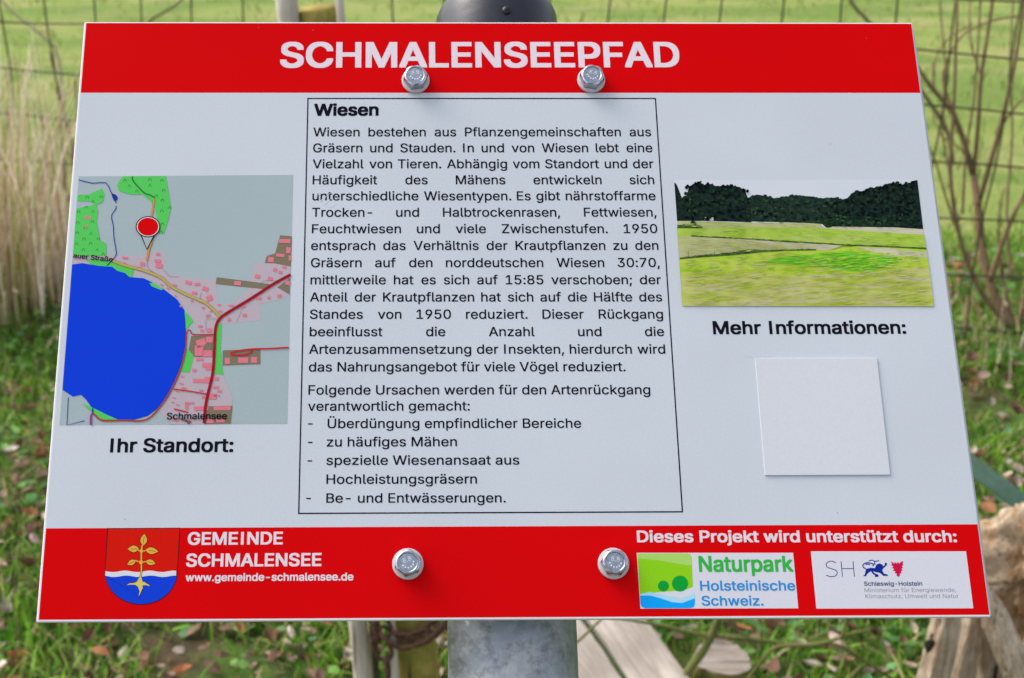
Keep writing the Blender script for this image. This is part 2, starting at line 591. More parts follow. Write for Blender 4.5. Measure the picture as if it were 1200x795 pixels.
N = 78000
xy = patchy(N, -1.7, 2.3, 1.35, 4.1, -1.3, 1.7, 1)
hh = rng.uniform(0.025, 0.085, N) * np.where(xy[:, 1] > 2.2, .75, 1.0) * (1 + .5 * (rng.random(N) > .93))
tag(blades('grass', xy, hh, rng.uniform(0.003, 0.0065, N),
           pal(N, [(0.16, 0.42, 0.025), (0.11, 0.32, 0.02), (0.26, 0.48, 0.04), (0.36, 0.52, 0.08), (0.05, 0.16, 0.02), (0.48, 0.44, 0.20)], .35), 1.1),
    'short green grass among dead leaves around the sign', 'grass', kind='stuff')
N = 11000
yy = 3.6 + rng.random(N) ** 1.5 * 8
xx = rng.uniform(-1, 1, N) * (1.2 + yy * 0.55) + 0.08 * yy
keep = yy > fence_y(xx) - 0.05
xy = np.stack([xx, yy], 1)[keep]; N = len(xy)
tag(blades('meadow_grass', xy, rng.uniform(0.02, 0.08, N), rng.uniform(0.004, 0.010, N),
           (0.55 + .75 * np.clip(.5 + .35 * np.sin(xy[:, 0] * 2.6 + 2 * np.sin(xy[:, 1] * 1.9)) + .35 * np.sin(xy[:, 1] * 6.1 + xy[:, 0] * 1.6), 0, 1))[:, None] * pal(N, [(0.20, 0.30, 0.05), (0.15, 0.27, 0.035), (0.29, 0.32, 0.10), (0.34, 0.31, 0.15), (0.24, 0.31, 0.07)]), 0.9),
    'pale green meadow grass beyond the wire fence', 'grass', kind='stuff')

def leaf_litter(name, xy, size, cols, curl, zmax, asp=0.62):
    N = len(xy)
    base = np.array([(0, 0), (.28, .42), (.65, .5), (1, 0), (.65, -.5), (.28, -.42), (.5, 0)], float)
    V = np.zeros((N, 7, 3))
    a = rng.uniform(0, 2 * math.pi, N); tx = rng.normal(0, .45, N); ty = rng.normal(0, .45, N)
    cu = rng.uniform(*curl, N)
    for k, (bx, by) in enumerate(base):
        lx = (bx - .5) * size; ly = by * size * asp * rng.uniform(.8, 1.2, N)
        lz = cu * size * ((bx - .5) ** 2 * 1.2 + abs(by) * .6) + rng.uniform(-.04, .04, N) * size
        lz2 = lz + lx * tx * .5 + ly * ty * .5
        V[:, k, 0] = xy[:, 0] + lx * np.cos(a) - ly * np.sin(a)
        V[:, k, 1] = xy[:, 1] + lx * np.sin(a) + ly * np.cos(a)
        V[:, k, 2] = lz2
    V[:, :, 2] += rng.uniform(0.004, zmax, N)[:, None]
    b = (np.arange(N) * 7)[:, None]
    F = []
    for k in range(6):
        F += (b + np.array([[6, k, (k + 1) % 6]])).tolist()
    me = bpy.data.meshes.new(name)
    me.from_pydata(V.reshape(-1, 3).tolist(), [], F)
    at_ = me.attributes.new('tint', 'FLOAT_COLOR', 'POINT')
    cc = np.ones((N, 7, 4)); cc[:, :, :3] = cols[:, None, :]
    at_.data.foreach_set('color', cc.ravel())
    me.materials.append(M_litter); me.update()
    o = bpy.data.objects.new(name, me); COL.objects.link(o)
    return o

N = 8000
xy = patchy(N, -1.7, 2.3, 1.35, 3.8, -0.9, 1.1, 4)
tag(leaf_litter('dead_leaves', xy, rng.uniform(0.012, 0.044, N),
                pal(N, [(0.20, 0.12, 0.07), (0.30, 0.19, 0.13), (0.42, 0.32, 0.26), (0.14, 0.07, 0.035), (0.50, 0.40, 0.34), (0.30, 0.12, 0.045), (0.12, 0.06, 0.03), (0.18, 0.10, 0.06)], .4), (-.8, 1.6), 0.05, .5),
    'brown and pinkish fallen leaves scattered in the grass', 'leaves', kind='stuff')
N = 4600
xy = patchy(N, -1.7, 2.3, 1.35, 3.9, 0.2, 1.6, 9)
xy = xy[(xy[:, 0] > .05) | (xy[:, 1] > 2.3) | (rng.random(N) < .35)]; N = len(xy)
tag(leaf_litter('low_green_leaves', xy, rng.uniform(0.010, 0.032, N),
                pal(N, [(0.08, 0.20, 0.035), (0.05, 0.14, 0.03), (0.13, 0.26, 0.05), (0.10, 0.22, 0.08)], .3), (-.3, .4), 0.065, .8),
    'small broad green leaves creeping between grass and litter', 'ground cover', kind='stuff')

# ================================================================== WIRE FENCE
fx0, fx1 = -2.6, 3.0
fl = math.hypot(fx1 - fx0, 0.21 * (fx1 - fx0))
fdir = Vector((1, -0.21, 0)).normalized()
fo = Vector((fx0, fence_y(fx0), 0))
fence = empty('wire_fence', loc=fo)
tag(fence, 'brown square wire mesh fence between the sign and the meadow', 'fence')
tw = Tubes()
zs = [0.06, 0.205, 0.35, 0.49, 0.632, 0.772, 0.91, 1.05]
sag = lambda s, z: 0.018 * math.sin(s * 1.9 + z * 2.0) * z + 0.006 * math.sin(s * 7 + z * 9)
for z in zs:
    tw.add([fdir * s + Vector((0, 0, z + sag(s, z))) for s in np.linspace(0, fl, 60)], 0.0027, n=5, smooth=0)
s = 0.05
while s < fl:
    j = random.uniform(-.006, .006)
    tw.add([fdir * (s + j + 0.006 * math.sin(z * 11 + s * 5)) + Vector((0.0, -0.003, z + sag(s, z))) for z in [0.0] + zs], 0.0026, n=5, smooth=2)
    s += 0.14
tw.build('wire_mesh', M_wire, fence)
M_postwood = wood('grey_post_wood', (0.13, 0.11, 0.085), (0.34, 0.30, 0.25), 'Z', 9, (0.07, 0.10, 0.03), 0.42)
for s in (0.0, fl):
    t = Tubes().add([fdir * s + Vector((0, 0.05, z)) for z in (-.1, .4, .8, 1.2)], 0.045, 0.042, 12, 3, .06)
    t.build('fence_post', M_postwood, fence)

# ================================================================== DRY GRASS TUFTS, SHRUBS on the far side
def dry_tuft(x, y, n, h, spread, label, cols, group):
    V = []; F = []; C = []
    for i in range(n):
        a = random.uniform(0, 2 * math.pi); r0 = random.random() ** .5 * spread * .45
        bx, by = math.cos(a) * r0, math.sin(a) * r0
        hh = h * random.uniform(.45, 1.05)
        a2 = a + random.uniform(-1.9, 1.9)
        out = random.uniform(.05, .5) * hh * (0.4 + spread)
        if random.random() < .12:
            out *= 2.2; hh *= .6
        w_ = random.uniform(.0022, .0055)
        sa = random.uniform(0, math.pi); sx, sy = math.cos(sa) * w_, math.sin(sa) * w_
        c = Vector(random.choice(cols)) * random.uniform(.75, 1.2)
        b = len(V)
        for t in (0, .3, .6, .85, 1):
            o_ = out * t ** 2
            px, py, pz = bx + math.cos(a2) * o_, by + math.sin(a2) * o_, hh * t * (1 - .18 * t * out / max(hh, .01))
            k = 1 - .75 * t
            V += [(px - sx * k, py - sy * k, pz), (px + sx * k, py + sy * k, pz)]
            C += [c, c]
        for k in range(4):
            F.append((b + 2 * k, b + 2 * k + 1, b + 2 * k + 3, b + 2 * k + 2))
    o = mesh_obj('dry_grass_tuft', V, F, M_leafy)
    at_ = o.data.attributes.new('tint', 'FLOAT_COLOR', 'POINT')
    at_.data.foreach_set('color', np.array([(*c, 1) for c in C]).ravel())
    o.location = (x, y, -0.01)
    tag(o, label, 'grass tuft', group)

TAN = [(0.74, 0.58, 0.40), (0.86, 0.73, 0.57), (0.44, 0.28, 0.16), (0.36, 0.42, 0.10), (0.90, 0.80, 0.66), (0.60, 0.46, 0.30)]
GT = 'dry grass tufts along the fence'
p = ground(45, 300); dry_tuft(p.x, p.y - .38, 330, .80, .55, 'tall straw coloured dry grass tuft right beside the left edge of the sign', TAN, GT)
p = ground(-25, 312); dry_tuft(p.x, p.y - .36, 280, .72, .6, 'straw coloured dry grass tuft cut off by the left picture edge', TAN, GT)
p = ground(20, 255); dry_tuft(p.x, p.y - .3, 150, .62, .5, 'paler dry grass tuft standing behind the two front tufts', TAN, GT)
p = ground(1165, 405); dry_tuft(p.x, p.y - .05, 50, .20, .5, 'small sparse dry grass tuft at the foot of the bare brown shrub', TAN, GT)

M_bark = wood('brown_bark', (0.16, 0.105, 0.055), (0.36, 0.245, 0.14), 'Z', 30)
M_twig = wood('grey_brown_twig', (0.10, 0.075, 0.045), (0.26, 0.19, 0.12), 'Z', 30)

def shrub(name, label, base, D, paths, mat, cat='shrub', dj=0.15, thin=1.0):
    o = empty(name, loc=base)
    tag(o, label, cat)
    t = Tubes(); tw_ = Tubes()
    for k, (pts, r0, r1) in enumerate(paths):
        dd = random.uniform(-dj, dj)
        pp = []
        for i, (x, y) in enumerate(pts):
            pp.append(at(x, y, D + dd * i / max(1, len(pts) - 1)) - base)
        (t if r0 >= 0.007 else tw_).add(pp, r0 * thin, r1 * thin, 7, 5, .12)
    if t.v: t.build('stem', mat, o)
    if tw_.v: tw_.build('twig', mat, o)
    return o

b = ground(1190, 392)
shrub('bare_shrub', 'bare brown shrub with several crooked stems right of the sign', b, b.y, [
    ([(1192, 396), (1168, 350), (1152, 300), (1146, 240), (1140, 200)], 0.026, 0.015),
    ([(1140, 204), (1120, 140), (1086, 95), (1066, 62)], 0.014, 0.006),
    ([(1146, 240), (1158, 200), (1172, 150), (1190, 70), (1202, -10)], 0.013, 0.0055),
    ([(1141, 204), (1146, 150), (1150, 90), (1162, 10), (1168, -40)], 0.011, 0.005),
    ([(1186, 385), (1152, 345), (1128, 290), (1114, 210), (1118, 120), (1122, 0)], 0.014, 0.005),
    ([(1160, 330), (1184, 260), (1215, 205), (1250, 150)], 0.013, 0.006),
    ([(1122, 140), (1105, 90), (1130, 40), (1185, 20), (1230, 25)], 0.007, 0.0035),
    ([(1094, 104), (1096, 70), (1112, 45), (1140, 28)], 0.006, 0.003),
    ([(1128, 290), (1108, 230), (1092, 180), (1070, 160)], 0.006, 0.003),
    ([(1172, 150), (1195, 120), (1225, 100)], 0.006, 0.003),
    ([(1190, 390), (1210, 330), (1240, 260), (1260, 120)], 0.013, 0.005),
    ([(1150, 90), (1138, 50), (1136, 0), (1132, -30)], 0.005, 0.0025),
    ([(1192, 392), (1176, 330), (1170, 270), (1176, 220)], 0.010, 0.004),
    ([(1128, 250), (1132, 180), (1142, 110), (1148, 20), (1150, -30)], 0.006, 0.003),
    ([(1186, 330), (1180, 250), (1186, 160), (1184, 60), (1190, -30)], 0.007, 0.003),
    ([(1114, 210), (1104, 150), (1108, 80), (1102, 10), (1106, -30)], 0.005, 0.0025),
    ([(1140, 200), (1126, 175), (1104, 160), (1092, 130)], 0.005, 0.002),
], M_bark, thin=.6)
b = ground(100, 300)
shrub('reddish_twig_bush', 'thin reddish brown twigs behind the left edge of the sign', b, b.y, [
    ([(108, 300), (98, 240), (84, 170), (70, 110), (58, 60)], 0.007, 0.003),
    ([(110, 300), (104, 220), (92, 150), (88, 90)], 0.006, 0.003),
    ([(104, 300), (88, 250), (72, 210), (50, 190)], 0.006, 0.002),
    ([(98, 240), (86, 200), (82, 150), (66, 140)], 0.004, 0.002),
    ([(112, 300), (112, 200), (100, 120), (98, 70)], 0.006, 0.002),
    ([(106, 300), (92, 280), (80, 240), (76, 180)], 0.006, 0.002),
    ([(98, 205), (80, 180), (60, 165), (40, 120)], 0.004, 0.002),
], plain('reddish_twig_bark', (0.17, 0.085, 0.06), 0.8, 0, 80, .4))
b = ground(30, 180)
shrub('thin_leaning_stalk', 'long pale stalk leaning across the green patch at upper left', b, b.y, [
    ([(64, 55), (40, 34), (15, 14), (-10, -12)], 0.006, 0.004), ([(64, 55), (72, 90), (78, 180)], 0.006, 0.006)],
    plain('pale_stalk', (0.42, 0.34, 0.22), 0.8, 0, 80, .2), 'stalk', 0.02)
b = ground(250, 120)
shrub('slim_dark_sapling', 'slim dark sapling showing above the left half of the sign', b, b.y - .5, [
    ([(178, 22), (193, 14), (206, 6), (222, -8)], 0.006, 0.004), ([(178, 22), (176, 60), (200, 300)], 0.007, 0.009)], M_twig, 'sapling', 0.02)
b = ground(1040, 150)
shrub('slim_bent_sapling', 'slim bent sapling showing above the right half of the sign', b, b.y - .5, [
    ([(992, -8), (1003, 10), (1018, 26), (1045, 60), (1075, 100), (1102, 140), (1115, 175), (1120, 260)], 0.006, 0.009)], M_twig, 'sapling', 0.02)

# ================================================================== MOSSY POST, PALE STAKES, CHAIN (left of the sign post)
def stick(name, label, cat, top, low, D, r, mat, sides=10, flat=1.0, group=None, wob=.1):
    """a pole through two measured points at depth D, carried on into the soil"""
    a, c = at(*top, D), at(*low, D)
    d = (c - a).normalized()
    e = a + d * ((a.z + 0.03) / -d.z)
    o = e - d * 0.03
    n_ = 7
    t = Tubes()
    pts = [(a - o).lerp(e - o, i / (n_ - 1)) + Vector((random.uniform(-1, 1), 0, 0)) * r * .15 for i in range(n_)]
    t.add(pts, r, r * 1.08, sides, 3, wob)
    if flat != 1:
        t.v = [Vector((q.x, q.y * flat, q.z)) for q in t.v]
    ob = t.build(name, mat)
    ob.location = o
    if flat != 1:
        pass
    return tag(ob, label, cat, group)

M_pale = wood('pale_split_wood', (0.42, 0.35, 0.27), (0.66, 0.60, 0.52), 'Z', 12, None)
M_mossp = wood('mossy_post_wood', (0.20, 0.15, 0.035), (0.36, 0.28, 0.07), 'Z', 12, (0.16, 0.17, 0.03), 0.5)
stick('mossy_post', 'thin mossy yellow brown wooden post leaning behind the sign with a chain on it', 'post', (370, 9), (491, 770), 1.62, .0285, M_mossp, 14)
stick('wooden_stake', 'wide pale wooden stake leaning left of the mossy post', 'stake', (332, -40), (424, 762), 1.60, .0135, M_pale, 7, group='pale stakes beside the mossy post')
stick('wooden_stake', 'narrow pale wooden strip between the wide stake and the mossy post', 'stake', (396, -20), (463, 780), 1.59, .0058, M_pale, 6, group='pale stakes beside the mossy post')
stick('mossy_sapling', 'thin dark mossy stem growing between the two pale stakes', 'sapling', (420, 500), (441, 790), 1.62, .006, plain('dark_mossy_bark', (0.06, 0.07, 0.025), .9, 0, 90, .5), 7)

ch = Tubes()
co = at(480, 745, 1.56)
def link(c, ax, up_, L=.019, wd=.011, r=.003):
    ax = ax.normalized(); up_ = (up_ - ax * up_.dot(ax)).normalized()
    pts = []
    for k in range(15):
        q = 2 * math.pi * k / 14
        x = math.cos(q) * wd + (L - wd) * (1 if math.cos(q) > 0 else -1)
        pts.append(c + ax * x + up_ * (math.sin(q) * wd))
    ch.add(pts, r, r, 6, 0, .25)
path = [(446, 728), (452, 742), (463, 750), (475, 752), (487, 749), (498, 745), (507, 737), (516, 729), (521, 722)]
pp = catmull([at(x, y, 1.575) - co for x, y in path], 1)
for i in range(len(pp) - 1):
    link((pp[i] + pp[i + 1]) / 2, pp[i + 1] - pp[i], Vector((0, 1, .3)) if i % 2 else Vector((0, .2, 1)))
path = [(437, 722), (444, 748), (452, 770), (456, 800), (459, 840)]
pp = catmull([at(x, y, 1.585) - co for x, y in path], 1)
for i in range(len(pp) - 1):
    link((pp[i] + pp[i + 1]) / 2, pp[i + 1] - pp[i], Vector((1, 0, .3)) if i % 2 else Vector((0, 1, .2)), .022, .012, .0035)
c = ch.build('rusty_chain', M_rust); c.location = co
tag(c, 'rusty brown chain slung round the mossy post below the sign', 'chain')

# ================================================================== PLANKS, STUMPS, LOGS (right of the sign post)
def plank(name, label, a, b_, width, thick, mat, cat='plank', group=None, roll=0.0):
    d = (b_ - a); L = d.length; d.normalize()
    side = d.cross(Vector((0, 0, 1))).normalized(); nn = side.cross(d)
    if roll:
        q = Matrix.Rotation(roll, 3, d); side = q @ side; nn = q @ nn
    bm = bmesh.new()
    nx = 14
    rows = []
    prof = [(-.5, 0), (.5, 0), (.5, 1), (.25, 1.03), (0, 1.0), (-.2, 1.04), (-.5, 1)]
    for i in range(nx + 1):
        w_ = width * (1 + random.uniform(-.03, .03))
        off = random.uniform(-.01, .01) * width
        row = [bm.verts.new((L * i / nx + (random.uniform(-.012, .012) if i in (0, nx) else 0), y * w_ + off, z * thick)) for y, z in prof]
        rows.append(row)
    for i in range(nx):
        for k in range(len(prof)):
            k2 = (k + 1) % len(prof)
            bm.faces.new((rows[i][k], rows[i][k2], rows[i + 1][k2], rows[i + 1][k]))
    bm.faces.new(rows[0]); bm.faces.new(rows[-1][::-1])
    bmesh.ops.recalc_face_normals(bm, faces=bm.faces[:])
    o = bm_obj(name, bm, mat)
    mm = Matrix((d, side, nn)).transposed().to_4x4()
    mm.translation = a
    o.matrix_world = mm
    return tag(o, label, cat, group)

M_plank = wood('weathered_plank', (0.24, 0.20, 0.165), (0.52, 0.46, 0.395), 'X', 13, None, bumpd=.003)
M_green = plain('green_painted_strip', (0.12, 0.24, 0.165), 0.5, 0, 30, .2)
z = .075
plank('weathered_plank', 'wide weathered grey plank lying right of the mossy gap behind the sign post', ground(690, 690, z), ground(800, 850, z), .092, .022, M_plank, group='old planks on the ground')
plank('weathered_plank', 'weathered grey plank lying between the sign post and the mossy gap', ground(632, 716, z), ground(722, 850, z), .088, .022, M_plank, group='old planks on the ground')
t = Tubes().add([ground(650, 690, .085), ground(700, 757, .085), ground(742, 815, .085), ground(770, 850, .085)], .009, .011, 8, 4, .2)
o = t.build('mossy_stick', plain('dark_moss', (0.035, 0.055, 0.015), .95, 0, 120, .5, .6, .004), origin=ground(700, 757, .085))
tag(o, 'dark mossy stick lying in the gap between the two planks', 'stick')

def stump(name, label, base, r, h, mat_side, mat_top, cat='stump', lean=(0, 0), wob=.12, seg=26, rings=9):
    bm = bmesh.new()
    ph = [random.uniform(0, 6.28) for _ in range(4)]
    rows = []
    for i in range(rings + 1):
        t_ = i / rings
        row = []
        for k in range(seg):
            q = 2 * math.pi * k / seg
            rr = r * (1 + wob * (.5 * math.sin(3 * q + ph[0]) + .3 * math.sin(5 * q + ph[1] + t_) + .25 * math.sin(9 * q + ph[2])) * .6 + .15 * (1 - t_) ** 3)
            row.append(bm.verts.new((math.cos(q) * rr + lean[0] * t_ * h, math.sin(q) * rr + lean[1] * t_ * h, -.03 + (h + .03) * t_ + (random.uniform(-.003, .003) if i == rings else 0))))
        rows.append(row)
    for i in range(rings):
        for k in range(seg):
            bm.faces.new((rows[i][k], rows[i][(k + 1) % seg], rows[i + 1][(k + 1) % seg], rows[i + 1][k]))
    cap = bm.faces.new(rows[-1]); cap.material_index = 1
    o = bm_obj(name, bm, [mat_side, mat_top])
    o.location = base
    return tag(o, label, cat)

M_cut = wood('grey_cut_end', (0.16, 0.13, 0.10), (0.36, 0.31, 0.26), 'X', 20)
M_yside = wood('yellow_moss_side', (0.26, 0.20, 0.06), (0.42, 0.34, 0.12), 'Z', 12, (0.12, 0.14, 0.03), .45)
p = ground(822, 806)
stump('sawn_log', 'short sawn log with grey cut face standing right of the planks', (p.x, p.y, 0), .046, .085, M_yside, M_cut, 'log', (0.25, -.35))

# big weathered stump: lumpy, holed surface
M_rot, nt, bs = nmat('rotten_pale_wood')
v = coords(nt)
a1 = noise(nt, coords(nt, scale=(1, 1, .35)), 34, 7, .72); a2 = noise(nt, v, 14, 5, .65)
vo = node(nt, 'ShaderNodeTexVoronoi', Scale=70.0); nt.links.new(v, vo.inputs['Vector'])
c_ = ramp(nt, a1, [(.30, (0.14, 0.075, 0.04)), (.42, (0.44, 0.27, 0.14)), (.54, (0.68, 0.53, 0.37)), (.68, (0.80, 0.71, 0.58))])
c_ = mixc(nt, ramp(nt, a2, [(.48, (0, 0, 0)), (.64, (.6, .6, .6))]), c_, (0.34, 0.20, 0.11))
c_ = mixc(nt, ramp(nt, vo.outputs['Distance'], [(.10, (.9, .9, .9)), (.24, (0, 0, 0))]), c_, (0.07, 0.035, 0.02))
nt.links.new(c_, bs.inputs['Base Color']); bs.inputs['Roughness'].default_value = .9; bs.inputs['Specular IOR Level'].default_value = .15
bump(nt, bs, a1, 1.0, .02)
from mathutils import noise as mnoise
def lumpy(name, label, spine, radii, mat, cat, amp=.25, freq=14, seg=64, rings=90, flutes=0.0, group=None):
    sp = catmull(spine, 20)
    base = sp[0].copy()
    V = []; F = []
    L = len(sp)
    rad = np.interp(np.linspace(0, 1, L), np.linspace(0, 1, len(radii)), radii)
    for i, p_ in enumerate(sp):
        t_ = (sp[min(i + 1, L - 1)] - sp[max(i - 1, 0)]).normalized()
        a_ = t_.cross(Vector((0, 1, 0.1))).normalized(); b2 = t_.cross(a_)
        for k in range(seg):
            q = 2 * math.pi * k / seg
            dv = a_ * math.cos(q) + b2 * math.sin(q)
            pos = p_ + dv * rad[i]
            n_ = mnoise.fractal(Vector((pos.x * freq, pos.y * freq, pos.z * freq * .45)), 1.0, 2.0, 4)
            fl_ = flutes * mnoise.noise(Vector((math.cos(q) * 3.2, math.sin(q) * 3.2, i / L * .8)))
            rg = abs(mnoise.noise(Vector((pos.x, pos.y, pos.z)) * freq * 2.6))
            V.append(p_ - base + dv * rad[i] * max(.25, 1 + amp * n_ + fl_ - .22 * max(0, .25 - rg) * 4 * amp))
    for i in range(L - 1):
        for k in range(seg):
            k2 = (k + 1) % seg
            F.append((i * seg + k, i * seg + k2, (i + 1) * seg + k2, (i + 1) * seg + k))
    F.append(tuple(range(seg))[::-1]); F.append(tuple((L - 1) * seg + k for k in range(seg)))
    o = mesh_obj(name, V, F, mat, smooth=True)
    o.location = base
    return tag(o, label, cat, group)

D = 1.78
top = at(1232, 640, D); low = Vector((at(1225, 795, D).x, D, -.04))
lumpy('weathered_stump', 'big pale weathered tree stump with rough holed surface at the right edge', [low, low.lerp(top, .35) + Vector((-.01, 0, 0)), low.lerp(top, .75) + Vector((.0, -.01, 0)), top, top + Vector((.015, .01, .035)), top + Vector((.02, .01, .05))],
      [.11, .092, .100, .108, .062, .01], M_rot, 'stump', .62, 17, 110, flutes=.35)
# split pieces in front of the stump
D = 1.66
M_split = wood('splintered_wood', (0.24, 0.13, 0.065), (0.72, 0.60, 0.46), 'Z', 26, None, bumpd=.008, crack=(.045, .03, .02))
GS = 'split wood pieces leaning against the stump'
def shard(label, top, low, D, r, dd=0.0):
    a = at(*top, D + dd); c = at(*low, D)
    d = c - a
    e = a + d * ((a.z + .03) / -d.z)
    lumpy('split_wood', label, [e, e.lerp(a, .4), e.lerp(a, .8), a], [r * 1.15, r, r * .9, r * .55], M_split, 'split wood', .22, 22, 26, flutes=.55, group=GS)
shard('pale split wood piece with a dark knot under the lower right corner of the sign', (1112, 700), (1092, 790), 1.64, .021)
kn = Tubes()
kc = at(1089, 757, 1.607)
kn.add([kc + Vector((math.cos(q) * .0045 + .0015 * math.sin(2 * q), 0, math.sin(q) * .009)) for q in np.linspace(0, 2 * math.pi, 14)], .0030, .0030, 6, 2, .3)
kn.add([kc + Vector((-.001, .001, -.016)), kc + Vector((0, .001, -.004)), kc + Vector((.001, .001, .006)), kc + Vector((.002, .002, .020))], .0010, .0022, 6, 3, .3)
kn.build('knot', plain('dark_knot', (0.03, 0.02, 0.014), .9), bpy.data.objects['split_wood'], origin=kc)
bpy.data.objects['knot'].location = kc - bpy.data.objects['split_wood'].location
shard('narrow split wood piece between the knotted one and the stump', (1140, 704), (1126, 790), 1.66, .019, .02)
shard('slanting split wood piece running down right towards the stump base', (1150, 690), (1196, 800), 1.62, .021, .03)
shard('dark inner split wood piece in the gap before the stump', (1150, 730), (1158, 800), 1.70, .026)
plank('green_strip', 'flat green painted strip leaning down right behind the stump', at(1060, 488, 1.98), at(1330, 690, 1.95), .030, .008, M_green, 'strip', roll=R(62))

# low mossy branch under the sign, right of the post
M_mbranch = wood('mossy_green_bark', (0.11, 0.10, 0.03), (0.24, 0.22, 0.08), 'Z', 40, (0.13, 0.16, 0.04), .5)
D = 1.72
b = at(800, 795, D); b.z = 0; 
def br(pts, r0, r1, dd=0.0):
    return ([at(x, y, D + dd) - b for x, y in pts], r0, r1)
mb = empty('mossy_branch', loc=b)
tag(mb, 'bare mossy green branching bush under the sign right of its post', 'bush')
t1 = Tubes()
t1.add([at(852, 690, D + .03) - b, at(841, 726, D) - b, at(826, 760, D) - b, at(802, 795, D) - b, Vector((at(775, 840, D).x, D, -.03)) - b], .0058, .0075, 8, 5, .15)
t1.build('stem', M_mbranch, mb)
t2 = Tubes()
for pts, r0, r1 in [br([(690, 722), (726, 725), (775, 733), (821, 744), (842, 745)], .0022, .0036),
                    br([(838, 745), (895, 751), (939, 757), (970, 752), (1001, 742), (1020, 738)], .0042, .0022, .01),
                    br([(712, 716), (704, 726), (690, 740), (676, 753)], .0022, .0026, -.02),
                    br([(995, 700), (992, 727), (986, 749)], .0028, .0032, .01),
                    br([(930, 757), (975, 755), (1000, 766), (1016, 777), (1041, 793), (1060, 812)], .0034, .0024, .02),
                    br([(868, 812), (880, 792), (904, 762), (922, 757), (939, 757)], .0036, .0030, -.01),
                    br([(985, 806), (997, 793), (1010, 780)], .0036, .0028, -.02),
                    br([(852, 722), (862, 738), (880, 749)], .0018, .0022, .0),
                    br([(812, 765), (818, 745), (820, 725)], .0018, .0012, .0),
                    br([(1001, 742), (1010, 755), (1012, 762)], .0018, .0010, .01)]:
    t2.add(pts, r0, r1, 6, 5, .2)
t2.build('twig', M_mbranch, mb)

# ================================================================== THE SIGN
sign = empty('information_sign', BM)
tag(sign, 'red and white information board about meadows bolted to a galvanised post', 'sign')

LETTER = ink('white_letter', (0.70, 0.60, 0.645), .02)
RED = ink('red', (0.60, 0.0016, 0.003), .05, .36, .02)
PANEL = ink('panel', (0.525, 0.555, 0.60), .035)
BLACK = ink('black', (0.006, 0.005, 0.011), .05)
WHITE = ink('white', (0.60, 0.60, 0.645), .02)

EDGE = ink('board_white', (0.70, 0.68, 0.70), .03)
e = .0011
board = bm_obj('board', box_bm(-BW / 2 - e, BW / 2 + e * .5, -BH / 2 - e, BH / 2 + e * .7, -.003, -.0001, .0004, 1), EDGE, sign)
bk = bm_obj('backing_plate', box_bm(-BW / 2 + .001, BW / 2 + .0026, -BH / 2 - .0002, BH / 2, -.0062, -.0032, .0004, 1), M_alu, board)

pr = Print(-.00005)
L, T, Rr, B = -BW / 2, BH / 2, BW / 2, -BH / 2
v1 = P(600, 109)[1]; v2 = P(600, 617)[1]
pr.poly([(L, v1), (Rr, v1), (Rr, v2), (L, v2)], PANEL)
pr.poly([(L, T), (Rr, T), (Rr, v1), (L, v1)], RED, up=False)
pr.poly([(L, v2), (Rr, v2), (Rr, B), (L, B)], RED, up=False)
DIRT = ink('dirt', (0.24, 0.22, 0.21), .3)
SCR = ink('scratch', (0.58, 0.60, 0.65), .1)
pr.w = .00018
for k in range(9):
    x, y = random.uniform(120, 1060), random.choice((40, 108, 175, 190, 575, 605, 700)) + random.uniform(-8, 8)
    r_ = random.choice((.4, .5, .6, .7))
    pr.disc(x, y, r_, r_ * random.uniform(.6, 1.1), DIRT, 7, False)
for x0, y0, x1, y1, w_ in ((691, 145, 699, 144, .5), (375, 236, 392, 222, .7), (379, 240, 388, 232, .8), (384, 243, 398, 238, .6), (372, 229, 380, 226, .6), (720, 667, 724, 671, .5), (870, 418, 905, 417, .4)):
    pr.stroke([(x0, y0), ((x0 + x1) / 2 + 1, (y0 + y1) / 2), (x1, y1)], w_, SCR, False, 3, .15)
pr.build('printed_face', board)

W0 = 0.00002
t = Print(W0)
t.text('SCHMALENSEEPFAD', (329.5, 78.6), (795.5, 78.2), 28, LETTER, bold=.026)
t.build('title_lettering', board)

t = Print(W0)
t.text('Wiesen', (368.8, 135.5), (442.8, 135.3), 13.2, BLACK, bold=.032)
BODY = [("Wiesen bestehen aus Pflanzengemeinschaften aus", 367.3, 160, 763),
        ("Gräsern und Stauden. In und von Wiesen lebt eine", 367, 178.7, 764.5),
        ("Vielzahl von Tieren. Abhängig vom Standort und der", 366.5, 197.4, 765.8),
        ("Häufigkeit des Mähens entwickeln sich", 366.5, 216.2, 766.7),
        ("unterschiedliche Wiesentypen. Es gibt nährstoffarme", 366.2, 235, 768.2),
        ("Trocken- und Halbtrockenrasen, Fettwiesen,", 365.8, 254.2, 769.2),
        ("Feuchtwiesen und viele Zwischenstufen. 1950", 365.6, 273.5, 770.3),
        ("entsprach das Verhältnis der Krautpflanzen zu den", 364.6, 293.2, 771.6),
        ("Gräsern auf den norddeutschen Wiesen 30:70,", 364.4, 313.3, 773),
        ("mittlerweile hat es sich auf 15:85 verschoben; der", 363.9, 333.4, 774.6),
        ("Anteil der Krautpflanzen hat sich auf die Hälfte des", 363.3, 353.6, 775.9),
        ("Standes von 1950 reduziert. Dieser Rückgang", 363.2, 373.8, 777),
        ("beeinflusst die Anzahl und die", 363, 394.2, 778.2),
        ("Artenzusammensetzung der Insekten, hierdurch wird", 362.2, 414.8, 779.5)]
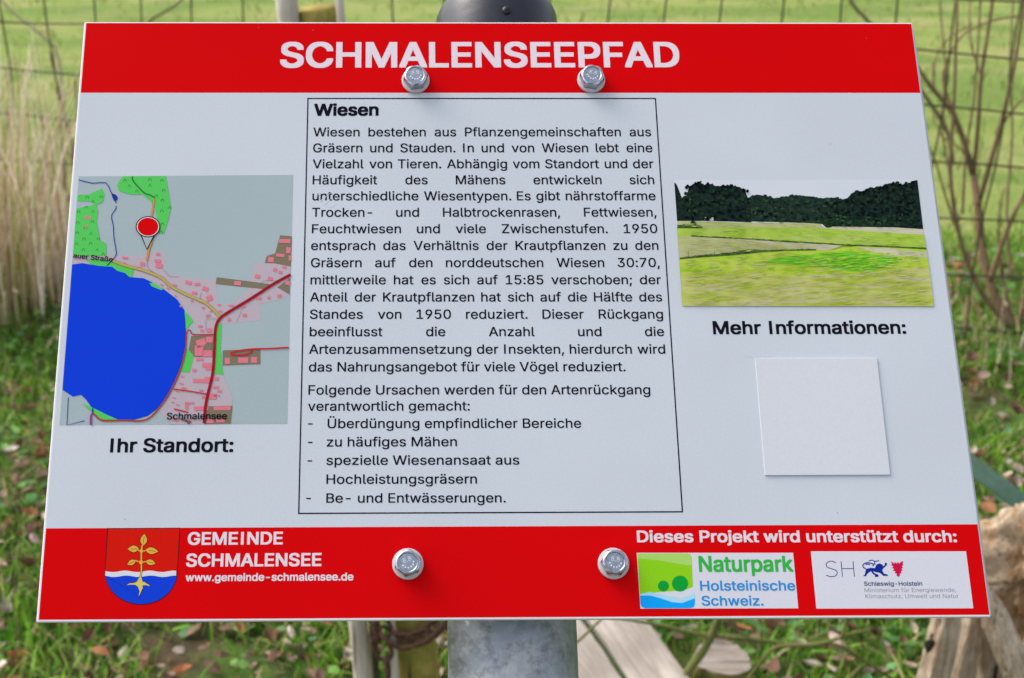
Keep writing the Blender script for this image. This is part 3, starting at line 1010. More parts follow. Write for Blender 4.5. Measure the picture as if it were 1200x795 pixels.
# width of the running text, from the one line that is set solid
v_, f_ = glyphs("Folgende Ursachen werden für den Artenrückgang", .004)
SX = (Vector(P(762, 462.2)) - Vector(P(361.5, 462.6))).length / (v_[:, 0].max() - v_[:, 0].min())
t.up()
for s_, x0, y0, x1 in BODY:
    t.text(s_, (x0, y0), (x1, y0 - .2), 10.2 + (y0 - 160) * .0022, BLACK, bold=.0095, justify=SX, up=False)
for s_, x0, y0, x1 in [("das Nahrungsangebot für viele Vögel reduziert.", 362, 435.6, 733),
                       ("Folgende Ursachen werden für den Artenrückgang", 361.5, 462.6, 762),
                       ("verantwortlich gemacht:", 361, 481.6, 550.3),
                       ("Überdüngung empfindlicher Bereiche", 384, 501.9, 681),
                       ("zu häufiges Mähen", 383, 523.5, 535.3),
                       ("spezielle Wiesenansaat aus", 382.6, 545, 608.5),
                       ("Hochleistungsgräsern", 382.6, 567.2, 558.8),
                       ("Be- und Entwässerungen.", 382.5, 589.3, 592.5)]:
    t.text(s_, (x0, y0), (x1, y0 - .4), 10.9, BLACK, bold=.0095, up=False)
for y0, x0 in ((501.7, 361), (523.3, 361), (545, 360.5), (589, 359)):
    t.text("-", (x0, y0), (x0 + 5, y0), 10.9, BLACK, bold=.0095, up=False)
t.build('paragraph_lettering', board)

t = Print(W0)
a, b2, c2, d2 = P(361, 115), P(767, 115), P(799.3, 600.6), P(351.5, 602.8)
lw = .0006
u0, u1, vt, vb = (a[0] + d2[0]) / 2, (b2[0] + c2[0]) / 2, (a[1] + b2[1]) / 2, (c2[1] + d2[1]) / 2
t.up()
for q in ([(u0 - lw, vt), (u1 + lw, vt), (u1 + lw, vt - lw), (u0 - lw, vt - lw)], [(u0 - lw, vb), (u1 + lw, vb), (u1 + lw, vb + lw), (u0 - lw, vb + lw)],
          [(u0 - lw, vt - lw), (u0, vt - lw), (u0, vb + lw), (u0 - lw, vb + lw)], [(u1 + lw, vt - lw), (u1, vt - lw), (u1, vb + lw), (u1 + lw, vb + lw)]):
    t.poly(q, BLACK, up=False)
t.build('text_frame', board)

t = Print(W0)
t.text('Ihr Standort:', (129.5, 530), (272.5, 529.5), 15.6, BLACK, bold=.024)
t.build('map_caption', board)
t = Print(W0)
t.text('Mehr Informationen:', (836.5, 391.5), (1061.5, 391), 14.6, BLACK, bold=.024)
t.build('information_caption', board)
t = Print(W0)
t.up()
t.text('GEMEINDE', (220.5, 638.4), (330.6, 637.8), 14, LETTER, bold=.026, up=False)
t.text('SCHMALENSEE', (218.6, 664), (376, 663.2), 14.5, LETTER, bold=.026, up=False)
t.text('www.gemeinde-schmalensee.de', (217.7, 681.2), (413.8, 680.2), 8.6, LETTER, bold=.026, up=False)
t.build('municipality_lettering', board)
t = Print(W0)
t.text('Dieses Projekt wird unterstützt durch:', (747.3, 635.4), (1121, 635.2), 13, LETTER, bold=.026)
t.build('sponsor_lettering', board)


# ---- map
I = ink
G = I('map_green', (0.085, 0.50, 0.095)); GD = I('map_dark_green', (0.02, 0.16, 0.03)); LAKE = I('map_lake', (0.004, 0.042, 0.58))
LAND = I('map_land', (0.335, 0.40, 0.415)); PINK = I('map_pink', (0.43, 0.36, 0.40)); ROSE = I('map_rose', (0.62, 0.17, 0.21)); FARM = I('map_farm', (0.185, 0.155, 0.10))
ROAD = I('map_road', (0.30, 0.008, 0.016)); ROAD2 = I('map_road_red', (0.48, 0.02, 0.03)); YEL = I('map_yellow', (0.56, 0.46, 0.13)); OLIVE = I('map_olive', (0.19, 0.13, 0.03))
ORANGE = I('map_orange', (0.68, 0.26, 0.03)); NAVY = I('map_navy', (0.01, 0.03, 0.27)); PURP = I('map_purple', (0.25, 0.05, 0.22)); GREYL = I('map_grey_line', (0.25, 0.23, 0.26))
Z3 = lambda pts: [(x / 3, 265 + y / 3) for x, y in pts]
ZA = lambda pts: [(60 + x / 4.967, 195 + y / 4.967) for x, y in pts]
ZB = lambda pts: [(200 + x / 4.967, 195 + y / 4.967) for x, y in pts]
ZC = lambda pts: [(60 + x / 4.967, 350 + y / 4.967) for x, y in pts]
ZD = lambda pts: [(200 + x / 4.967, 350 + y / 4.967) for x, y in pts]
mp = Print(W0)
mp.px([(92.2, 207), (343.5, 205.2), (336.5, 496.8), (69.7, 498.5)], LAND)
# residential areas
mp.up()
mp.px(ZA([(126, 520), (330, 516), (545, 520), (548, 498), (672, 500), (655, 625), (830, 655), (940, 660), (955, 690), (962, 795), (700, 740), (560, 650), (330, 575), (122, 570)]), PINK, False)
mp.px(Z3([(560, 160), (700, 190), (760, 206), (764, 275), (915, 262), (917, 332), (778, 345), (750, 380), (700, 380), (690, 365), (678, 330), (640, 270), (560, 215)]), PINK, True)
mp.px(ZB([(488, 565), (600, 565), (700, 585), (695, 745), (640, 775), (530, 800), (440, 815), (360, 800), (470, 700), (465, 660)]), PINK, True)
mp.px(Z3([(640, 470), (665, 462), (748, 462), (752, 520), (785, 524), (818, 607), (812, 694), (600, 698), (560, 655), (600, 590)]), PINK, True)
# farmland and yards
mp.px(ZB([(637, 402), (706, 408), (700, 585), (600, 565), (547, 565), (560, 522), (608, 508)]), FARM)
mp.px(ZB([(268, 646), (470, 672), (605, 690), (545, 716), (262, 686)]), FARM)
mp.px(ZB([(620, 705), (697, 650), (692, 748)]), FARM)
mp.px(ZD([(120, 218), (245, 215), (245, 342), (140, 340), (105, 300)]), FARM)
mp.px(ZD([(303, 302), (522, 296), (522, 382), (303, 390)]), FARM)
mp.px(ZD([(205, 628), (360, 625), (350, 728), (195, 732)]), FARM)
# woods and parks
mp.up()
mp.px(ZA([(420, 60), (668, 58), (698, 240), (680, 320), (655, 395), (628, 392), (615, 300), (600, 220), (530, 165), (460, 165), (395, 145), (383, 112), (400, 80)]), G, False)
mp.px(ZA([(155, 168), (220, 165), (295, 130), (312, 165), (300, 210), (255, 228), (232, 205), (153, 203)]), G, False)
mp.px(ZA([(148, 247), (265, 222), (274, 265), (265, 320), (285, 430), (320, 450), (322, 522), (128, 520)]), G, False)
mp.px(ZA([(200, 540), (330, 545), (440, 580), (480, 600), (470, 648), (440, 640), (330, 592), (230, 570)]), G, False)
mp.px(ZD([(90, 80), (132, 130), (92, 178), (70, 150), (74, 100)]), G, False)
mp.px(ZD([(90, 290), (135, 335), (110, 432), (58, 428), (72, 360)]), G, False)
mp.px(ZD([(258, 150), (296, 145), (290, 300), (305, 445), (250, 436)]), G, False)
# lake
lake = Z3([(254, 136), (290, 131), (340, 140), (395, 144), (412, 158), (440, 166), (455, 180), (505, 184), (530, 196), (575, 222), (622, 258), (648, 296), (652, 330), (655, 400), (648, 470), (622, 545), (590, 600), (556, 640), (520, 668), (470, 682), (400, 680), (360, 662), (325, 642), (302, 610), (285, 594), (256, 600), (220, 576)])
mp.px(lake, LAKE)
mp.px(ZA([(572, 680), (600, 682), (652, 716), (640, 722), (585, 700)]), G)
mp.px(ZC([(185, 612), (250, 640), (330, 680), (388, 705), (300, 705), (240, 662), (200, 632)]), G)
# symbols of wood
for x, y in [(430, 85), (575, 80), (645, 85), (500, 145), (575, 112), (655, 142), (648, 200), (690, 240), (645, 262), (648, 338), (640, 385), (210, 182), (292, 180), (245, 205), (205, 240), (160, 268), (242, 265), (155, 330), (240, 325), (152, 390), (232, 392), (192, 425), (275, 425), (148, 452), (230, 452), (188, 488), (268, 488), (303, 510), (200, 360), (455, 115), (612, 175)]:
    x0, y0 = ZA([(x, y)])[0]
    if (x * 7 + y) % 3:
        mp.stroke([(x0 - 1.7, y0 + 1.4), (x0 - 1.3, y0 - .8), (x0, y0 - 1.5), (x0 + 1.3, y0 - .8), (x0 + 1.7, y0 + 1.4)], .65, GD, False, 0)
    else:
        mp.stroke([(x0 - 1.7, y0 + 1.6), (x0, y0 - 1.5), (x0 + 1.7, y0 + 1.6)], .65, GD, False, 0)
# buildings
mp.up()
def bld(x, y, w_, h_, a=0.0):
    c, s_ = math.cos(a), math.sin(a)
    mp.px([(x + c * i * w_ - s_ * j * h_, y + s_ * i * w_ + c * j * h_) for i, j in ((-.5, -.5), (.5, -.5), (.5, .5), (-.5, .5))], ROSE, False)
for x, y, w_, h_, a in [(430, 534, 32, 12, .1), (428, 566, 16, 10, .2), (532, 570, 26, 22, .2), (513, 590, 22, 10, 0), (622, 513, 22, 14, 0), (620, 552, 36, 18, .1), (628, 580, 40, 26, .1), (645, 692, 16, 8, .3), (680, 712, 18, 8, .4), (720, 692, 24, 10, .3), (213, 300, 34, 18, .2), (205, 350, 18, 14, 0)]:
    q = ZA([(x, y)])[0]; bld(q[0], q[1], w_ / 4.967, h_ / 4.967, a)
for x, y, w_, h_, a in [(665, 437, 66, 24, 0), (686, 490, 26, 34, .1), (638, 520, 48, 18, .1), (584, 545, 34, 30, .1), (390, 682, 40, 24, .1), (682, 680, 30, 24, .3), (694, 535, 14, 30, 0), (105, 678, 34, 20, .3), (155, 687, 34, 16, -.1), (202, 714, 34, 24, .3), (138, 738, 30, 16, .2), (225, 768, 36, 32, -.4), (30, 755, 16, 8, .4), (90, 745, 14, 8, .3), (505, 642, 28, 22, .2), (580, 655, 28, 20, .3), (608, 604, 22, 20, .4), (638, 618, 20, 18, .4), (662, 588, 22, 14, .1), (512, 770, 30, 16, .1), (572, 766, 20, 14, .2), (634, 755, 26, 18, -.3)]:
    q = ZB([(x, y)])[0]; bld(q[0], q[1], w_ / 4.967, h_ / 4.967, a)
for x, y, w_, h_, a in [(60, 45, 16, 10, 0), (125, 15, 16, 10, .2), (175, 20, 26, 12, .3), (190, 55, 14, 14, .4), (218, 100, 26, 16, -.2), (235, 75, 12, 12, .3), (282, 38, 18, 10, 0), (352, 42, 32, 10, 0), (290, 75, 20, 12, .2), (425, 48, 22, 10, -.3), (430, 98, 24, 18, 0), (340, 124, 18, 18, 0), (172, 162, 26, 12, 0), (183, 188, 20, 16, 0), (225, 186, 28, 24, 0),
                            (178, 260, 55, 45, -.3), (165, 305, 50, 60, 0), (215, 320, 56, 40, 0), (225, 240, 40, 34, 0), (170, 355, 42, 16, 0), (210, 388, 52, 26, 0), (222, 408, 36, 20, 0), (138, 420, 24, 16, 0), (178, 480, 96, 22, .04), (216, 464, 38, 14, 0), (68, 455, 20, 7, .3), (62, 496, 24, 7, .3), (78, 522, 30, 10, .1), (178, 536, 26, 10, .1), (268, 468, 24, 18, 0), (264, 518, 34, 14, 0), (285, 540, 26, 14, 0), (245, 570, 44, 34, 0), (268, 566, 36, 10, 0), (190, 575, 18, 16, 0), (110, 610, 54, 12, 0), (94, 630, 20, 34, 0), (178, 640, 84, 24, -.05), (38, 540, 20, 6, .3), (20, 580, 18, 6, .3), (14, 605, 16, 6, .3), (40, 620, 20, 7, .2), (30, 710, 30, 12, .2), (110, 715, 26, 12, .2),
                            (330, 364, 30, 36, 0), (422, 360, 60, 32, 0), (485, 358, 36, 34, 0), (300, 640, 100, 22, 0), (230, 714, 40, 26, 0), (290, 712, 50, 20, 0)]:
    q = ZD([(x, y)])[0]; bld(q[0], q[1], w_ / 4.967, h_ / 4.967, a)
mp.up()
q = ZD([(218, 285)])[0]
mp.px([(q[0] - 4.2, q[1] - 3.5), (q[0] + 4.2, q[1] - 3.8), (q[0] + 4.2, q[1] + 3.4), (q[0] - 4.2, q[1] + 3.5)], FARM, False)
# footways, streams
mp.stroke(ZA([(560, 548), (562, 590), (600, 620)]), .5, GREYL)
mp.stroke(ZA([(655, 600), (690, 640), (745, 645)]), .4, GREYL, False)
mp.stroke(ZB([(180, 735), (172, 760), (182, 790)]), .5, GREYL, False)
mp.stroke(ZB([(510, 690), (560, 665), (640, 672)]), .4, GREYL, False)
mp.stroke(ZD([(205, 190), (206, 140), (215, 120), (280, 120)]), .4, GREYL, False)
mp.stroke(ZD([(385, 135), (408, 80), (420, 50)]), .4, GREYL, False)
mp.stroke(ZA([(160, 80), (240, 100), (318, 97), (345, 145), (362, 172)]), 1.0, NAVY, True, 2)
mp.stroke(ZA([(376, 205), (378, 216)]), 1.0, NAVY, False)
mp.stroke(ZA([(378, 232), (376, 250), (352, 290), (362, 350), (366, 420), (378, 490), (374, 525), (325, 580)]), 1.0, NAVY, False, 4)
mp.px(ZA([(350, 160), (372, 165), (388, 185), (372, 206), (358, 185)]), NAVY, False, 3)
mp.stroke(ZC([(100, 577), (92, 738), (195, 712)]), .9, NAVY, False, 0)
mp.stroke(ZA([(472, 60), (480, 90), (540, 155), (575, 168), (604, 185)]), 1.5, GD, True, 3)
# roads
mp.stroke(ZA([(600, 188), (592, 250), (582, 320), (590, 420), (572, 480), (557, 552)]), 2.2, OLIVE, True, 3)
mp.stroke(ZA([(600, 188), (592, 250), (582, 320), (590, 420), (572, 480), (557, 552)]), 1.5, ORANGE, True, 3)
yl = ZA([(355, 550), (430, 578), (540, 608), (640, 650), (740, 705)]) + Z3([(640, 230), (700, 260), (748, 290), (772, 320)])
yl = yl[:4] + Z3([(600, 212), (660, 244), (716, 268), (752, 296), (772, 322)])
mp.stroke(yl, 3.4, OLIVE); mp.stroke(yl, 2.2, YEL); mp.stroke(yl, .5, OLIVE)
mp.stroke(Z3([(654, 430), (640, 490), (618, 545), (590, 598), (556, 645), (525, 676), (490, 686), (440, 684), (360, 684), (330, 660)]), 2.0, OLIVE, True, 4)
mp.stroke(Z3([(654, 425), (656, 385), (660, 368), (670, 368), (680, 382), (752, 382)]), 1.4, ROAD2, True, 3)
mp.stroke(Z3([(654, 425), (640, 490), (618, 545), (590, 598), (556, 645), (525, 676), (490, 686), (440, 684), (360, 684), (330, 660)]), 1.2, ROAD2, True, 4)
mp.stroke(ZC([(245, 665), (232, 690), (232, 738)]), 2.6, PURP)
mp.stroke(ZC([(243, 640), (242, 668)]), 1.6, NAVY, False)
mp.stroke(Z3([(610, 574), (670, 582), (728, 592)]), 1.5, ROAD2, False)
mp.stroke(Z3([(612, 644), (662, 656)]), 1.6, ROAD2, False)
mp.stroke(Z3([(1016, 428), (950, 432), (880, 434), (818, 444), (818, 454), (870, 452), (888, 436)]), 1.9, ROAD2, False, 4)
mp.stroke(Z3([(1022, 172), (960, 206), (880, 258), (800, 306), (772, 328), (758, 362), (754, 440), (748, 520), (732, 588), (722, 640), (718, 694)]), 3.4, ROAD, True, 4)
# pin
mp.px([(164, 277), (172.3, 292.5), (181.5, 277)], LAND)
mp.up(); mp.stroke([(165.5, 276), (172.3, 292.5), (181.5, 275.5)], 1.5, BLACK, False, 0)
mp.disc(173.6, 266.3, 14.4, 12.4, BLACK); mp.disc(173.6, 266.3, 13.2, 11.3, WHITE); mp.disc(173.6, 266.3, 12.2, 10.5, RED)
# map names
mp.text('auer Straße', (86.0, 302.6), (131.8, 307.2), 5.4, BLACK, bold=.018)
mp.text('Schmalensee', (195.7, 491.9), (265.7, 491.6), 7.6, BLACK, bold=.016)
mp.text('weg', (211, 492.5), (222.5, 496.8), 4.0, BLACK, bold=.01)
mp.build('map_print', board)

# ---- landscape photograph print
def picmat(name, stops, scale, stretch=(1, 1, 1), detail=7):
    m, nt, bs = nmat('ink_' + name)
    n_ = noise(nt, coords(nt, scale=stretch), scale, detail, .68)
    nt.links.new(ramp(nt, n_, stops), bs.inputs['Base Color'])
    bs.inputs['Roughness'].default_value = .36
    bs.inputs['Specular IOR Level'].default_value = .1
    return m
SKYP = picmat('picture_sky', [(.3, (0.54, 0.575, 0.62)), (.7, (0.60, 0.62, 0.66))], 12)
WOODP = picmat('picture_wood', [(.38, (0.003, 0.006, 0.006)), (.62, (0.010, 0.026, 0.017)), (.8, (0.03, 0.06, 0.035))], 330)
WOODP2 = picmat('picture_far_wood', [(.38, (0.006, 0.012, 0.012)), (.60, (0.02, 0.045, 0.028)), (.8, (0.05, 0.085, 0.05))], 300)
BUSHP = picmat('picture_bush', [(.40, (0.006, 0.018, 0.009)), (.62, (0.025, 0.06, 0.02)), (.8, (0.06, 0.13, 0.04))], 420)
F1 = picmat('picture_field', [(.3, (0.25, 0.42, 0.03)), (.5, (0.36, 0.50, 0.06)), (.7, (0.45, 0.50, 0.16))], 130, (.25, 1.4, 1))
F2 = picmat('picture_hay', [(.3, (0.30, 0.33, 0.10)), (.5, (0.40, 0.42, 0.17)), (.7, (0.50, 0.46, 0.28))], 130, (.2, 1.6, 1))
F3 = picmat('picture_green', [(.3, (0.10, 0.47, 0.015)), (.7, (0.20, 0.53, 0.03))], 130, (.25, 1.4, 1))
F4 = picmat('picture_mown', [(.28, (0.26, 0.37, 0.03)), (.45, (0.42, 0.47, 0.07)), (.58, (0.50, 0.47, 0.22)), (.75, (0.62, 0.55, 0.42))], 150, (.16, 1.9, 1))
F5 = picmat('picture_meadow', [(.3, (0.27, 0.48, 0.02)), (.5, (0.40, 0.53, 0.04)), (.7, (0.48, 0.52, 0.12))], 150, (.2, 1.7, 1))
HAY = picmat('picture_pale', [(.3, (0.42, 0.40, 0.25)), (.7, (0.60, 0.54, 0.42))], 150, (.2, 1.6, 1))
HEDGE = picmat('picture_hedge', [(.35, (0.02, 0.05, 0.01)), (.7, (0.10, 0.17, 0.04))], 400)
ZP = lambda pts: [(780 + x / 3.75, 200 + y / 3.75) for x, y in pts]
ph = Print(W0)
def ragged(pts, amp, step=7):
    out = []
    for (x0, y0), (x1, y1) in zip(pts[:-1], pts[1:]):
        n_ = max(1, int(abs(x1 - x0) / step))
        for k in range(n_):
            t_ = k / n_
            out.append((x0 + (x1 - x0) * t_ + random.uniform(-2, 2), y0 + (y1 - y0) * t_ + random.uniform(-amp, amp)))
    out.append(pts[-1])
    return out
ph.px(ZP([(36, 42), (1106, 40), (1133, 262), (50, 262)]), SKYP)
ph.px(ZP([(50, 250), (1135, 270), (1178, 598), (74, 596)]), F5)
ph.px(ZP([(50, 222), (300, 228), (680, 232), (700, 262), (54, 264)]), F2)
ph.px(ZP([(680, 246), (1131, 250), (1135, 284), (690, 266)]), HAY, False)
ph.px(ZP(ragged([(350, 130), (380, 108), (430, 110), (470, 122), (500, 118), (560, 108), (620, 112), (690, 122), (740, 118), (790, 128), (800, 150)], 3) + [(800, 244), (640, 232), (520, 228), (350, 224)]), WOODP2)
ph.px(ZP([(38, 52)] + ragged([(46, 60), (62, 96), (72, 118), (92, 110), (102, 66), (128, 58), (152, 46), (166, 62), (190, 58), (215, 68), (250, 66), (285, 62), (320, 72), (345, 84), (356, 112), (372, 122)], 4, 6) + [(378, 228), (200, 222), (50, 222)]), WOODP)
ph.px(ZP(ragged([(690, 200), (720, 172), (750, 140), (790, 126), (830, 90), (860, 94), (885, 80), (930, 72), (965, 66), (1000, 50), (1030, 62), (1060, 60), (1085, 46)], 4, 6) + [(1106, 42), (1132, 258), (1000, 250), (700, 246)]), WOODP)
for x, y, r_ in [(715, 228, 30), (760, 226, 24), (800, 230, 26), (836, 234, 20), (868, 228, 22), (905, 232, 20), (956, 234, 17), (1020, 232, 18), (740, 200, 18), (1090, 190, 22), (120, 235, 16), (775, 160, 20), (440, 130, 16), (132, 180, 14)]:
    ph.px(ZP([(x + r_ * math.cos(a_) * random.uniform(.8, 1.1), y + r_ * .8 * math.sin(a_) * random.uniform(.8, 1.1)) for a_ in np.linspace(0, 2 * math.pi, 14)[:-1]]), BUSHP)
ph.px(ZP([(116, 180), (122, 180), (122, 240), (112, 240)]), WOODP)
ph.px(ZP([(172, 206), (210, 208), (210, 222), (172, 220)]), HAY)
ph.px(ZP(ragged([(50, 240), (90, 236), (150, 240), (165, 252), (120, 260)], 2) + [(52, 262)]), HEDGE)
ph.px(ZP([(52, 256), (300, 254), (690, 254), (820, 264), (1135, 284), (1145, 346), (900, 335), (560, 315), (330, 300), (110, 288), (54, 292)]), F1)
ph.px(ZP([(54, 292), (110, 288), (330, 302), (560, 316), (780, 330), (720, 352), (520, 350), (200, 375), (60, 390)]), F2)
ph.px(ZP([(300, 302), (420, 308), (600, 318), (770, 330), (700, 350), (560, 335), (420, 318)]), HAY)
ph.px(ZP([(60, 390), (260, 372), (520, 350), (720, 352), (860, 330), (1145, 348), (1152, 395), (1156, 420), (900, 470), (600, 470), (250, 440), (66, 450)]), F5)
ph.px(ZP([(840, 338), (1000, 345), (1147, 360), (1150, 385), (1000, 375), (880, 352)]), HAY)
ph.px(ZP([(66, 450), (250, 440), (600, 462), (860, 452), (1156, 418), (1178, 598), (74, 596)]), F4)
ph.px(ZP([(420, 405), (500, 385), (620, 372), (740, 358), (820, 356), (900, 370), (1010, 380), (1035, 395), (960, 425), (880, 444), (780, 440), (640, 420), (520, 412)]), F3, True, 3)
ph.px(ZP(ragged([(62, 384), (150, 372), (280, 362), (330, 352), (380, 346), (440, 350), (540, 348), (660, 346)], 2, 10) + [(660, 353), (540, 354), (420, 362), (300, 374), (150, 384), (62, 392)]), HEDGE)
ph.px(ZP(ragged([(110, 286), (330, 298), (560, 312), (800, 326), (960, 332), (1144, 341)], 1.5, 12) + [(1145, 348), (960, 338), (800, 332), (560, 318), (330, 303), (110, 291)]), HEDGE)
def inpoly(x, y, poly):
    r = False
    for (x0, y0), (x1, y1) in zip(poly, poly[1:] + poly[:1]):
        if (y0 > y) != (y1 > y) and x < (x1 - x0) * (y - y0) / (y1 - y0) + x0:
            r = not r
    return r
def scatter(poly, n_, mats_, lx, hy, slope, blob=False):
    """small strokes of the neighbouring tones inside one part of the picture"""
    xs = [p[0] for p in poly]; ys = [p[1] for p in poly]
    k = 0
    ph.up()
    w0 = ph.w
    while k < n_:
        x, y = random.uniform(min(xs), max(xs)), random.uniform(min(ys), max(ys))
        if not inpoly(x, y, poly): continue
        k += 1
        L_ = random.uniform(*lx); h_ = random.uniform(*hy); m_ = slope(x, y)
        if not (inpoly(x - L_ / 2, y - m_ * L_ / 2, poly) and inpoly(x + L_ / 2, y + m_ * L_ / 2, poly)): continue
        ph.w = w0 + (k % 12) * ph.STEP * .3
        if blob:
            q = [(x + L_ / 2 * math.cos(a_) * random.uniform(.7, 1.1), y + h_ / 2 * math.sin(a_) * random.uniform(.7, 1.1)) for a_ in np.linspace(0, 2 * math.pi, 10)[:-1]]
        else:
            q = [(x - L_ / 2, y - m_ * L_ / 2), (x, y - h_ / 2), (x + L_ / 2, y + m_ * L_ / 2), (x, y + h_ / 2)]
        ph.px(ZP(q), random.choice(mats_), False)
    ph.w = w0 + 4 * ph.STEP
C_ = lambda n_, c: ink('picture_' + n_, c, .12, .36, .04)
T1 = C_('crown_dark', (0.002, 0.005, 0.005)); T2 = C_('crown_mid', (0.010, 0.026, 0.016)); T3 = C_('crown_green', (0.013, 0.034, 0.017)); T4 = C_('crown_light', (0.028, 0.062, 0.028))
O1 = C_('mown_olive', (0.33, 0.41, 0.04)); O2 = C_('mown_straw', (0.45, 0.41, 0.22)); O3 = C_('mown_brown', (0.38, 0.36, 0.10)); O4 = C_('mown_green', (0.22, 0.37, 0.03)); O5 = C_('mown_pale', (0.50, 0.45, 0.32))
G1 = C_('grass_lime', (0.34, 0.55, 0.04)); G2 = C_('grass_vivid', (0.16, 0.54, 0.02)); G3 = C_('grass_yellow', (0.46, 0.53, 0.12))
left_w = [(60, 110), (104, 72), (150, 52), (215, 74), (285, 68), (345, 92), (372, 126), (376, 224), (200, 218), (54, 218)]
mid_w = [(356, 130), (430, 114), (500, 124), (560, 114), (690, 128), (780, 132), (760, 232), (560, 226), (376, 222)]
right_w = [(700, 205), (760, 142), (832, 96), (930, 78), (1000, 56), (1100, 52), (1128, 250), (1000, 244), (720, 240)]
scatter(left_w, 150, [T1, T1, T2, T2, T3], (9, 26), (8, 20), lambda x, y: 0, True)
scatter(mid_w, 190, [T1, T2, T2, T3, T3, T4], (8, 24), (6, 16), lambda x, y: 0, True)
scatter(right_w, 230, [T1, T1, T2, T2, T3], (9, 26), (8, 20), lambda x, y: 0, True)
scatter([(685, 200), (740, 190), (900, 205), (1000, 220), (990, 246), (690, 244)], 60, [T2, T3, T3, T4], (8, 22), (6, 14), lambda x, y: 0, True)
scatter([(88, 90), (112, 80), (128, 150), (150, 190), (110, 215), (84, 170)], 16, [T3, T4, C_('birch', (0.20, 0.24, 0.20))], (4, 10), (5, 14), lambda x, y: 0, True)
dia = lambda x, y: -0.09 - .05 * (x / 1200)
for k in range(70):                                  # crowns that break the skyline
    x, y = random.choice(((104, 70), (128, 60), (152, 50), (190, 60), (215, 70), (250, 68), (285, 64), (320, 74), (345, 88), (400, 112), (430, 112), (470, 124), (500, 120), (560, 110), (620, 114), (690, 124), (740, 120), (790, 128), (830, 94), (860, 96), (885, 84), (930, 76), (965, 70), (1000, 56), (1030, 66), (1060, 64), (1085, 54)))
    x += random.uniform(-14, 14); y += random.uniform(-1, 8); r_ = random.uniform(3, 9)
    ph.px(ZP([(x + r_ * math.cos(a_) * random.uniform(.6, 1.2), y + r_ * math.sin(a_) * random.uniform(.6, 1.2)) for a_ in np.linspace(0, 2 * math.pi, 9)[:-1]]), T2 if 370 < x < 790 else T1, k % 10 == 0)
scatter([(66, 448), (250, 440), (600, 462), (860, 452), (1154, 420), (1176, 594), (76, 594)], 800, [O1, F4, O2, F4, F4, F4, O3, O4, O5], (14, 90), (1.2, 4), dia)
scatter([(62, 395), (260, 378), (520, 356), (720, 356), (860, 340), (1146, 352), (1154, 418), (900, 468), (600, 468), (250, 440), (66, 448)], 420, [O1, O4, G1, G3, O2], (14, 70), (1.5, 5), lambda x, y: -.05)
scatter([(430, 405), (520, 384), (740, 362), (900, 374), (1030, 394), (960, 424), (880, 442), (640, 420)], 200, [G2, G1, C_('grass_deep', (0.09, 0.40, 0.015)), O4], (14, 60), (1.5, 4), lambda x, y: -.05)
scatter([(380, 420), (640, 424), (900, 450), (1060, 400), (1020, 376), (760, 352), (480, 380)], 70, [G2, G1], (30, 110), (2, 6), lambda x, y: -.05)
scatter([(54, 258), (690, 256), (1135, 286), (1144, 340), (560, 312), (54, 288)], 260, [G1, G3, G1, O4], (14, 70), (1.5, 4), lambda x, y: .02)
scatter([(56, 294), (330, 304), (780, 332), (520, 348), (60, 386)], 200, [O2, G3, O5, O1], (14, 70), (1.2, 3.5), lambda x, y: 0)
scatter([(54, 226), (680, 236), (700, 254), (60, 252)], 100, [O2, G3, O4], (14, 60), (1.2, 3), lambda x, y: 0)
ph.up()
for x in (97, 212, 280, 346, 462, 580):
    ph.stroke(ZP([(x, 350 + (x < 300) * 8), (x + 1, 378 + (x < 300) * 8 - x * .03)]), .45, HEDGE, False)
ph.build('landscape_print', board)

# ---- coat of arms
ZS = lambda pts: [(110 + x / 7.227, 610 + y / 7.227) for x, y in pts]
SH_RED = I('shield_red', (0.58, 0.008, 0.003)); SH_BLUE = I('shield_blue', (0.006, 0.045, 0.56)); GOLD = I('gold', (0.66, 0.36, 0.05)); GOLD2 = I('gold_root', (0.62, 0.50, 0.10)); OUTL = I('outline', (0.05, 0.012, 0.012)); VEIN = I('leaf_vein', (0.16, 0.12, 0.01))
ca = Print(W0)
def arc(cx_, cy_, rx, ry, a0, a1, n_=24):
    return [(cx_ + rx * math.cos(a0 + (a1 - a0) * k / n_), cy_ + ry * math.sin(a0 + (a1 - a0) * k / n_)) for k in range(n_ + 1)]
ca.px(ZS([(112, 66), (732, 62)] + arc(400, 435, 309, 282, 0, math.pi)), OUTL)
ca.px(ZS([(122, 73), (724, 69), (703, 440), (97, 440)]), SH_RED)
wv = lambda y, o_: [(x, y + 6 * math.sin((x - o_) / 33)) for x in range(97, 708, 12)]
ca.px(ZS(wv(475, 120) + arc(400, 440, 302, 268, 0.09, math.pi - .09)), SH_BLUE)
ca.px(ZS(wv(432, 110) + wv(474, 120)[::-1]), WHITE)
def leafp(cx_, cy_, L_, w_, ang):
    pts = []
    for k in range(21):
        t_ = k / 20; pts.append(((t_ - .5) * L_, w_ / 2 * math.sin(math.pi * t_ ** .85)))
    for k in range(19, 0, -1):
        t_ = k / 20; pts.append(((t_ - .5) * L_, -w_ / 2 * math.sin(math.pi * t_ ** .85)))
    c_, s_ = math.cos(ang), math.sin(ang)
    return [(cx_ + x * c_ - y * s_, cy_ + x * s_ + y * c_) for x, y in pts]
stem_ = [(410, 210), (403, 260), (402, 345), (403, 420), (398, 470), (385, 510)]
ca.stroke(ZS(stem_), 2.6, OUTL, True, 4)
